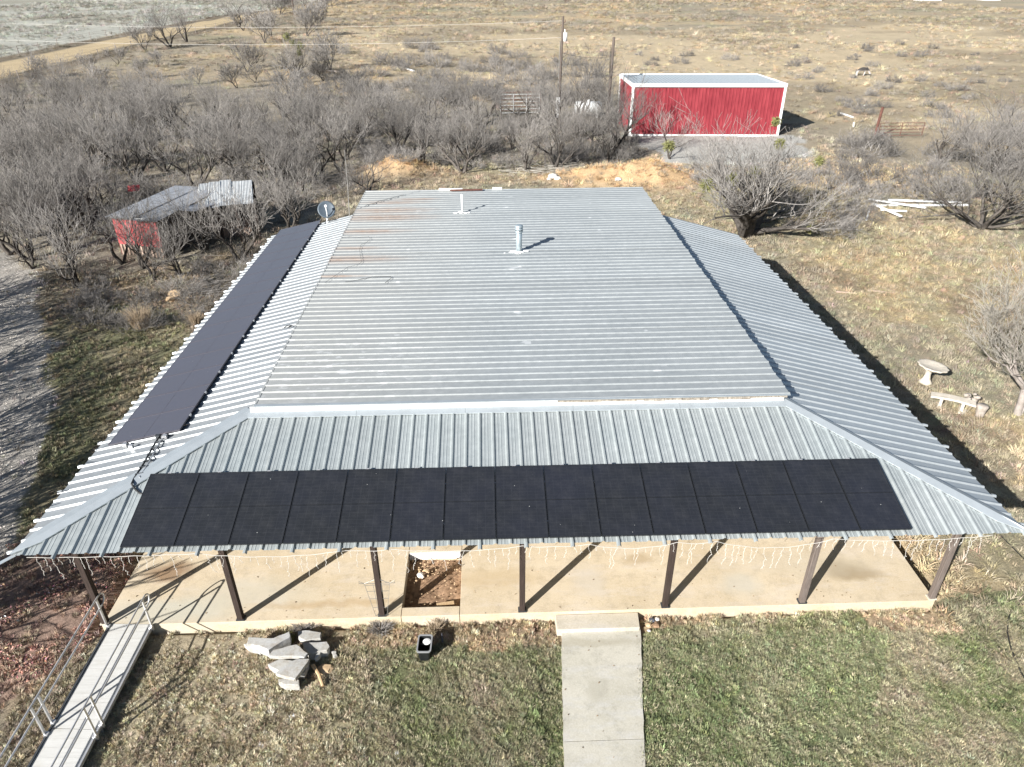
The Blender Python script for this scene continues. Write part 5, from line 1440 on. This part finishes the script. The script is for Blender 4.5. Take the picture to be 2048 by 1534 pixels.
for cat_, noun in (('tree', 'bare grey tree'), ('shrub', 'low grey leafless bush')):
    obs = ALL[cat_]; uv = [project(o.location) for o in obs]; best = {}
    for nm, lu, lv in LM:
        order = sorted(range(len(obs)), key=lambda i: math.hypot(uv[i][0]-lu, uv[i][1]-lv))
        for rk, i in enumerate(order[:16]):
            if i not in best or rk < best[i][0]: best[i] = (rk, nm)
    for i, (rk, nm) in best.items():
        obs[i]['label'] = '%s, %s to %s' % (noun, 'nearest' if rk == 0 else ORD[rk]+' nearest', nm)

# ------------------------------------------------------------------ donkey
dp = onground(1722, 152); dk = empty('donkey', dp, label='dark grey and white donkey grazing in the far pasture', cat='donkey')
def skin(name, verts, edges, radii, mat, parent, sub=2):
    me_ = bpy.data.meshes.new(name); me_.from_pydata(verts, edges, []); o = bpy.data.objects.new(name, me_); COL.objects.link(o); o.parent = parent
    me_.materials.append(mat); md = o.modifiers.new('skin', 'SKIN'); 
    for i, r in enumerate(radii): me_.skin_vertices[0].data[i].radius = (r, r) if not isinstance(r, tuple) else r
    me_.skin_vertices[0].data[0].use_root = True
    s_ = o.modifiers.new('sub', 'SUBSURF'); s_.levels = sub; s_.render_levels = sub; md.use_smooth_shade = True; return o
dv = [(-.55, 0, 1.0), (0, 0, .95), (.45, 0, 1.0), (.72, 0, .92), (.98, 0, .62), (1.18, 0, .38), (1.32, 0, .22),
      (-.60, .14, .72), (-.74, .14, .45), (-.66, .14, .04), (-.60, -.14, .72), (-.74, -.14, .45), (-.66, -.14, .04),
      (.45, .13, .66), (.47, .13, .38), (.45, .13, .04), (.42, -.13, .66), (.36, -.13, .38), (.22, -.13, .04)]
de = [(0, 1), (1, 2), (2, 3), (3, 4), (4, 5), (5, 6), (0, 7), (7, 8), (8, 9), (0, 10), (10, 11), (11, 12), (2, 13), (13, 14), (14, 15), (2, 16), (16, 17), (17, 18)]
dr2 = [.27, .30, .26, .19, .13, .13, .08, .15, .07, .05, .15, .07, .05, .11, .06, .05, .11, .06, .05]
t = NT('donkey_hide', .9, .2); sep = t.n.new('ShaderNodeSeparateXYZ'); t.l(t.coord('Object'), sep.inputs[0])
mr = t.n.new('ShaderNodeMapRange'); mr.inputs[1].default_value = .62; mr.inputs[2].default_value = .95; t.l(t.math('ADD', sep.outputs[2], t.math('MULTIPLY', t.noise(t.coord('Object'), 5), .2)), mr.inputs[0])
t.base(t.mix(mr.outputs[0], (.52, .48, .45), (.055, .05, .048)))
skin('body', dv, de, dr2, t.m, dk)
for s_ in (-1, 1):
    m = MB(); m.tube([(1.02, .06*s_, .66), (.96, .13*s_, .80), (.92, .16*s_, .92)], .045, 6, .012); m.build('ear', MAT['stone_dark'], dk)
m = MB(); m.tube([(-.80, 0, 1.02), (-.90, 0, .8), (-.90, 0, .45)], .03, 6, .045); m.build('tail', MAT['stone_dark'], dk)
m = MB(); m.tube([(.50, 0, 1.24), (.75, 0, 1.08), (.98, 0, .76)], .03, 5, .02); m.build('mane', MAT['stone_dark'], dk)

# ------------------------------------------------------------------ grass, litter (stuff)
def clump_mesh(name, n, r, h, wd, seed, flat=0.0):
    qq = random.Random(seed); m = MB()
    for k in range(n):
        a = qq.uniform(0, 6.28); rr = r*math.sqrt(qq.random())*.6; x, y = rr*math.cos(a), rr*math.sin(a)
        b = a+qq.gauss(0, .7); L = h*qq.uniform(.55, 1.15); le = r*qq.uniform(.3, 1.1)*(1+flat)
        px, py = -math.sin(b)*wd/2, math.cos(b)*wd/2
        mx, my, mz = x+math.cos(b)*le*.45, y+math.sin(b)*le*.45, L*.65
        tx, ty, tz = x+math.cos(b)*le, y+math.sin(b)*le, L*(1-.45*flat)
        i = len(m.v)
        m.v += [(x-px, y-py, -.02), (x+px, y+py, -.02), (mx+px*.8, my+py*.8, mz), (mx-px*.8, my-py*.8, mz), (tx, ty, tz)]
        m.f += [(i, i+1, i+2, i+3), (i+3, i+2, i+4)]
    return mk(name, m.v, m.f, MAT['grass'], link=False)
def scatter(name, P, scale, col, srcs, label=None, tilt=.25):
    n = len(P); me_ = bpy.data.meshes.new(name); me_.vertices.add(n); me_.vertices.foreach_set('co', P.astype(np.float32).ravel())
    a = me_.attributes.new('sc', 'FLOAT', 'POINT'); a.data.foreach_set('value', scale.astype(np.float32))
    rot = np.stack([NP.normal(0, tilt, n), NP.normal(0, tilt, n), NP.uniform(0, 6.283, n)], 1)
    a = me_.attributes.new('rt', 'FLOAT_VECTOR', 'POINT'); a.data.foreach_set('vector', rot.astype(np.float32).ravel())
    a = me_.attributes.new('col', 'FLOAT_COLOR', 'POINT'); a.data.foreach_set('color', np.concatenate([col, np.ones((n, 1))], 1).astype(np.float32).ravel())
    a = me_.attributes.new('ix', 'INT', 'POINT'); a.data.foreach_set('value', NP.integers(0, len(srcs), n).astype(np.int32))
    o = bpy.data.objects.new(name, me_); COL.objects.link(o)
    co = bpy.data.collections.new(name+'_sources')
    for s_ in srcs: co.objects.link(s_)
    g = bpy.data.node_groups.new(name, 'GeometryNodeTree'); g.interface.new_socket('Geometry', in_out='INPUT', socket_type='NodeSocketGeometry'); g.interface.new_socket('Geometry', in_out='OUTPUT', socket_type='NodeSocketGeometry')
    gi = g.nodes.new('NodeGroupInput'); go = g.nodes.new('NodeGroupOutput'); ip = g.nodes.new('GeometryNodeInstanceOnPoints'); ci = g.nodes.new('GeometryNodeCollectionInfo')
    ci.inputs['Collection'].default_value = co; ci.inputs['Separate Children'].default_value = True; ci.inputs['Reset Children'].default_value = True
    def na(nm, dt):
        x_ = g.nodes.new('GeometryNodeInputNamedAttribute'); x_.data_type = dt; x_.inputs[0].default_value = nm; return x_.outputs[0]
    g.links.new(gi.outputs[0], ip.inputs['Points']); g.links.new(ci.outputs[0], ip.inputs['Instance']); ip.inputs['Pick Instance'].default_value = True
    g.links.new(na('ix', 'INT'), ip.inputs['Instance Index']); g.links.new(na('sc', 'FLOAT'), ip.inputs['Scale'])
    er = g.nodes.new('FunctionNodeEulerToRotation'); g.links.new(na('rt', 'FLOAT_VECTOR'), er.inputs[0]); g.links.new(er.outputs[0], ip.inputs['Rotation'])
    g.links.new(ip.outputs[0], go.inputs[0])
    md = o.modifiers.new('scatter', 'NODES'); md.node_group = g
    tag(o, label, kind='stuff'); return o
turf = [clump_mesh('turf_clump', 24, .075, .095, .0095, 300+i) for i in range(5)]
dryc = [clump_mesh('dry_clump', 22, .16, .13, .012, 320+i, .5) for i in range(5)]
bush = [clump_mesh('far_tuft', 34, .6, .35, .03, 340+i, .3) for i in range(4)]
leafs = []
for i in range(3):
    m = MB(); a = .6*i
    m.quad((-.035, 0, .0), (0, -.018, .012), (.04, 0, .0), (0, .02, .016)); leafs.append(mk('fallen_leaf', m.v, m.f, MAT['grass'], link=False))
def blocked(X, Y):
    b = (X > -1.3) & (X < 19.32) & (Y > -.02) & (Y < 21)
    b |= (X > 9.55) & (X < 11.95) & (Y < .1) & (Y > -9) & (X > A_.x+(Y-A_.y)*dl.x+.05) & (X < B_.x+(Y-B_.y)*dr.x-.05)
    b |= (np.abs(Y) < .7) & (X > 9.7) & (X < 11.85)
    b |= ((X-bn.location.x)**2/.05+(Y-bn.location.y)**2/.09) < 1
    return b
def mkpts(n, x0, x1, y0, y1, dens=None):
    X = NP.uniform(x0, x1, n); Y = NP.uniform(y0, y1, n); k = ~blocked(X, Y)
    if dens is not None: k &= NP.random(n) < dens(X, Y)
    return X[k], Y[k]
def colvar(X, Y, mul=1.0, sp=.28, tint=None, ta=.0):
    c = ground_color(X, Y)*mul; v = np.exp(NP.normal(0, sp, len(X)))[:, None]; c = c*v
    c = c*(1+NP.normal(0, .06, (len(X), 3)))
    if tint is not None:
        mk_ = (NP.random(len(X)) < ta)[:, None]; c = np.where(mk_, np.array(tint)*v, c)
    return np.clip(c, .01, .75)
# front lawn
dn_ = lambda X, Y: np.clip(.30+3.2*(fbm(X, Y, .38, 501)-.42)+.25*(Y < -.7), .05, 1)*np.where((X < 2.6), .5, 1)*np.where((Y > -.55), .35, 1)
X, Y = mkpts(120000, -2.4, 22.5, -4.7, 0, dn_)
sc_ = (.35+1.3*fbm(X, Y, .40, 511))*NP.uniform(.6, 1.25, len(X))*np.where(X < 2.6, .7, 1)
scatter('lawn_grass', np.stack([X, Y, ground_h(X, Y)-.01], 1), sc_, colvar(X, Y, 1.4, .32, (.38, .34, .23), .16), turf)
# left yard
X, Y = mkpts(42000, -16, -1.25, -5, 24, lambda X, Y: np.where(inpoly(X, Y, DRIVE), .02, np.clip(.2+1.2*(fbm(X, Y, 1.1, 521)-.3), .1, 1)))
scatter('yard_grass', np.stack([X, Y, ground_h(X, Y)-.01], 1), NP.uniform(.6, 1.5, len(X))*(.7+.6*fbm(X, Y, .9, 531)), colvar(X, Y, 1.25, .25, (.30, .25, .18), .2), turf)
# right field
X, Y = mkpts(70000, 19.3, 46, -5, 46, lambda X, Y: np.clip(1.15-.018*Y, .2, 1)*np.clip(.4+1.3*(fbm(X, Y, 1.2, 541)-.35), .15, 1))
scatter('dry_field_grass', np.stack([X, Y, ground_h(X, Y)-.01], 1), NP.uniform(.55, 1.5, len(X))*(.6+.8*fbm(X, Y, 1.4, 551)), colvar(X, Y, 1.12, .16, (.40, .345, .25), .12), dryc)
# behind the house and thicket floor
X, Y = mkpts(42000, -45, 40, 22, 62, lambda X, Y: np.where(inpoly(X, Y, PAD) | inpoly(X, Y, DRIVE), .0, np.clip(.3+1.3*(fbm(X, Y, 2.2, 561)-.35), .05, 1))*np.where((X > 19.3) & (Y < 46), .3, 1))
scatter('scrub_grass', np.stack([X, Y, ground_h(X, Y)-.02], 1), NP.uniform(.8, 2.2, len(X)), colvar(X, Y, 1.2, .25, (.26, .23, .18), .3), dryc)
# far pasture
NF_ = 110000; X = NP.uniform(-190, 190, NF_); Y = 58+NP.random(NF_)**1.4*380
k = (np.abs(X-8) < .85*(Y+20)) & ~inpoly(X, Y, PAD) & (NP.random(NF_) < np.clip(.15+2.2*(fbm(X, Y*.6, 12, 571)-.38), .04, 1))
k &= ~((X > 20) & (X < 37) & (Y > 55) & (Y < 67))
rdm = np.abs(X+69.5) < 6
k &= ~((rdm) & (Y < 260))
X, Y = X[k], Y[k]
scatter('pasture_tufts', np.stack([X, Y, ground_h(X, Y)-.03], 1), NP.uniform(.35, 1.1, len(X))*(1+np.clip((Y-100)/200, 0, 1)), colvar(X, Y, .98, .14, (.27, .245, .205), .3), bush)
# fallen red-brown leaves
X, Y = mkpts(26000, -6.5, .2, -4.5, 3.2, lambda X, Y: inpoly(X, Y, LEAF)*np.clip(3.2*(fbm(X, Y, .8, 581)-.40), 0, 1))
cl_ = np.array([.42, .25, .20])*np.exp(NP.normal(0, .35, len(X)))[:, None]*(1+NP.normal(0, .1, (len(X), 3)))
scatter('fallen_leaves', np.stack([X, Y, ground_h(X, Y)+.02+NP.uniform(0, .05, len(X))], 1), NP.uniform(.6, 1.4, len(X)), np.clip(cl_, .02, .6), leafs, tilt=.5)
# stray dry leaves and grass bits blown over the walk, porch and bare ground
X = NP.uniform(-1, 19, 900); Y = np.where(NP.random(900) < .5, NP.uniform(.02, 2.6, 900), NP.uniform(-.3, .0, 900)); k_ = (Y > .02) & ~((X > 5.9) & (X < 7.5)) & (NP.random(900) < np.exp(-Y*1.2))
Xw = NP.uniform(9.6, 11.9, 160); Yw = NP.uniform(-4.5, -.6, 160)
kw = blocked(Xw, Yw) & ((np.abs(Xw-10.75) > .85) | (NP.random(160) < .08))
X = np.concatenate([X[k_], Xw[kw]]); Y = np.concatenate([Y[k_], Yw[kw]]); Z = np.where(Y > 0, .004, -.19-(-.45-Y)*.0333+.006)
cl_ = np.array([.26, .19, .12])*np.exp(NP.normal(0, .35, len(X)))[:, None]
scatter('leaf_litter', np.stack([X, Y, Z], 1), NP.uniform(.4, .9, len(X)), np.clip(cl_, .02, .6), leafs, tilt=.1)
# gravel on the drive and the pad
peb = []
for i in range(3):
    m = MB(); rock(m, (0, 0, 0), .03, 600+i, .6, 5); peb.append(mk('pebble', m.v, m.f, MAT['grass'], link=False))
X, Y = mkpts(40000, -20, -2, -5, 26, lambda X, Y: inpoly(X, Y, DRIVE)*.8)
c_ = np.array([.40, .365, .325])*np.exp(NP.normal(0, .35, len(X)))[:, None]
scatter('drive_gravel', np.stack([X, Y, ground_h(X, Y)], 1), NP.uniform(.5, 1.5, len(X)), np.clip(c_, .03, .8), peb)
print('objects', len(bpy.data.objects))
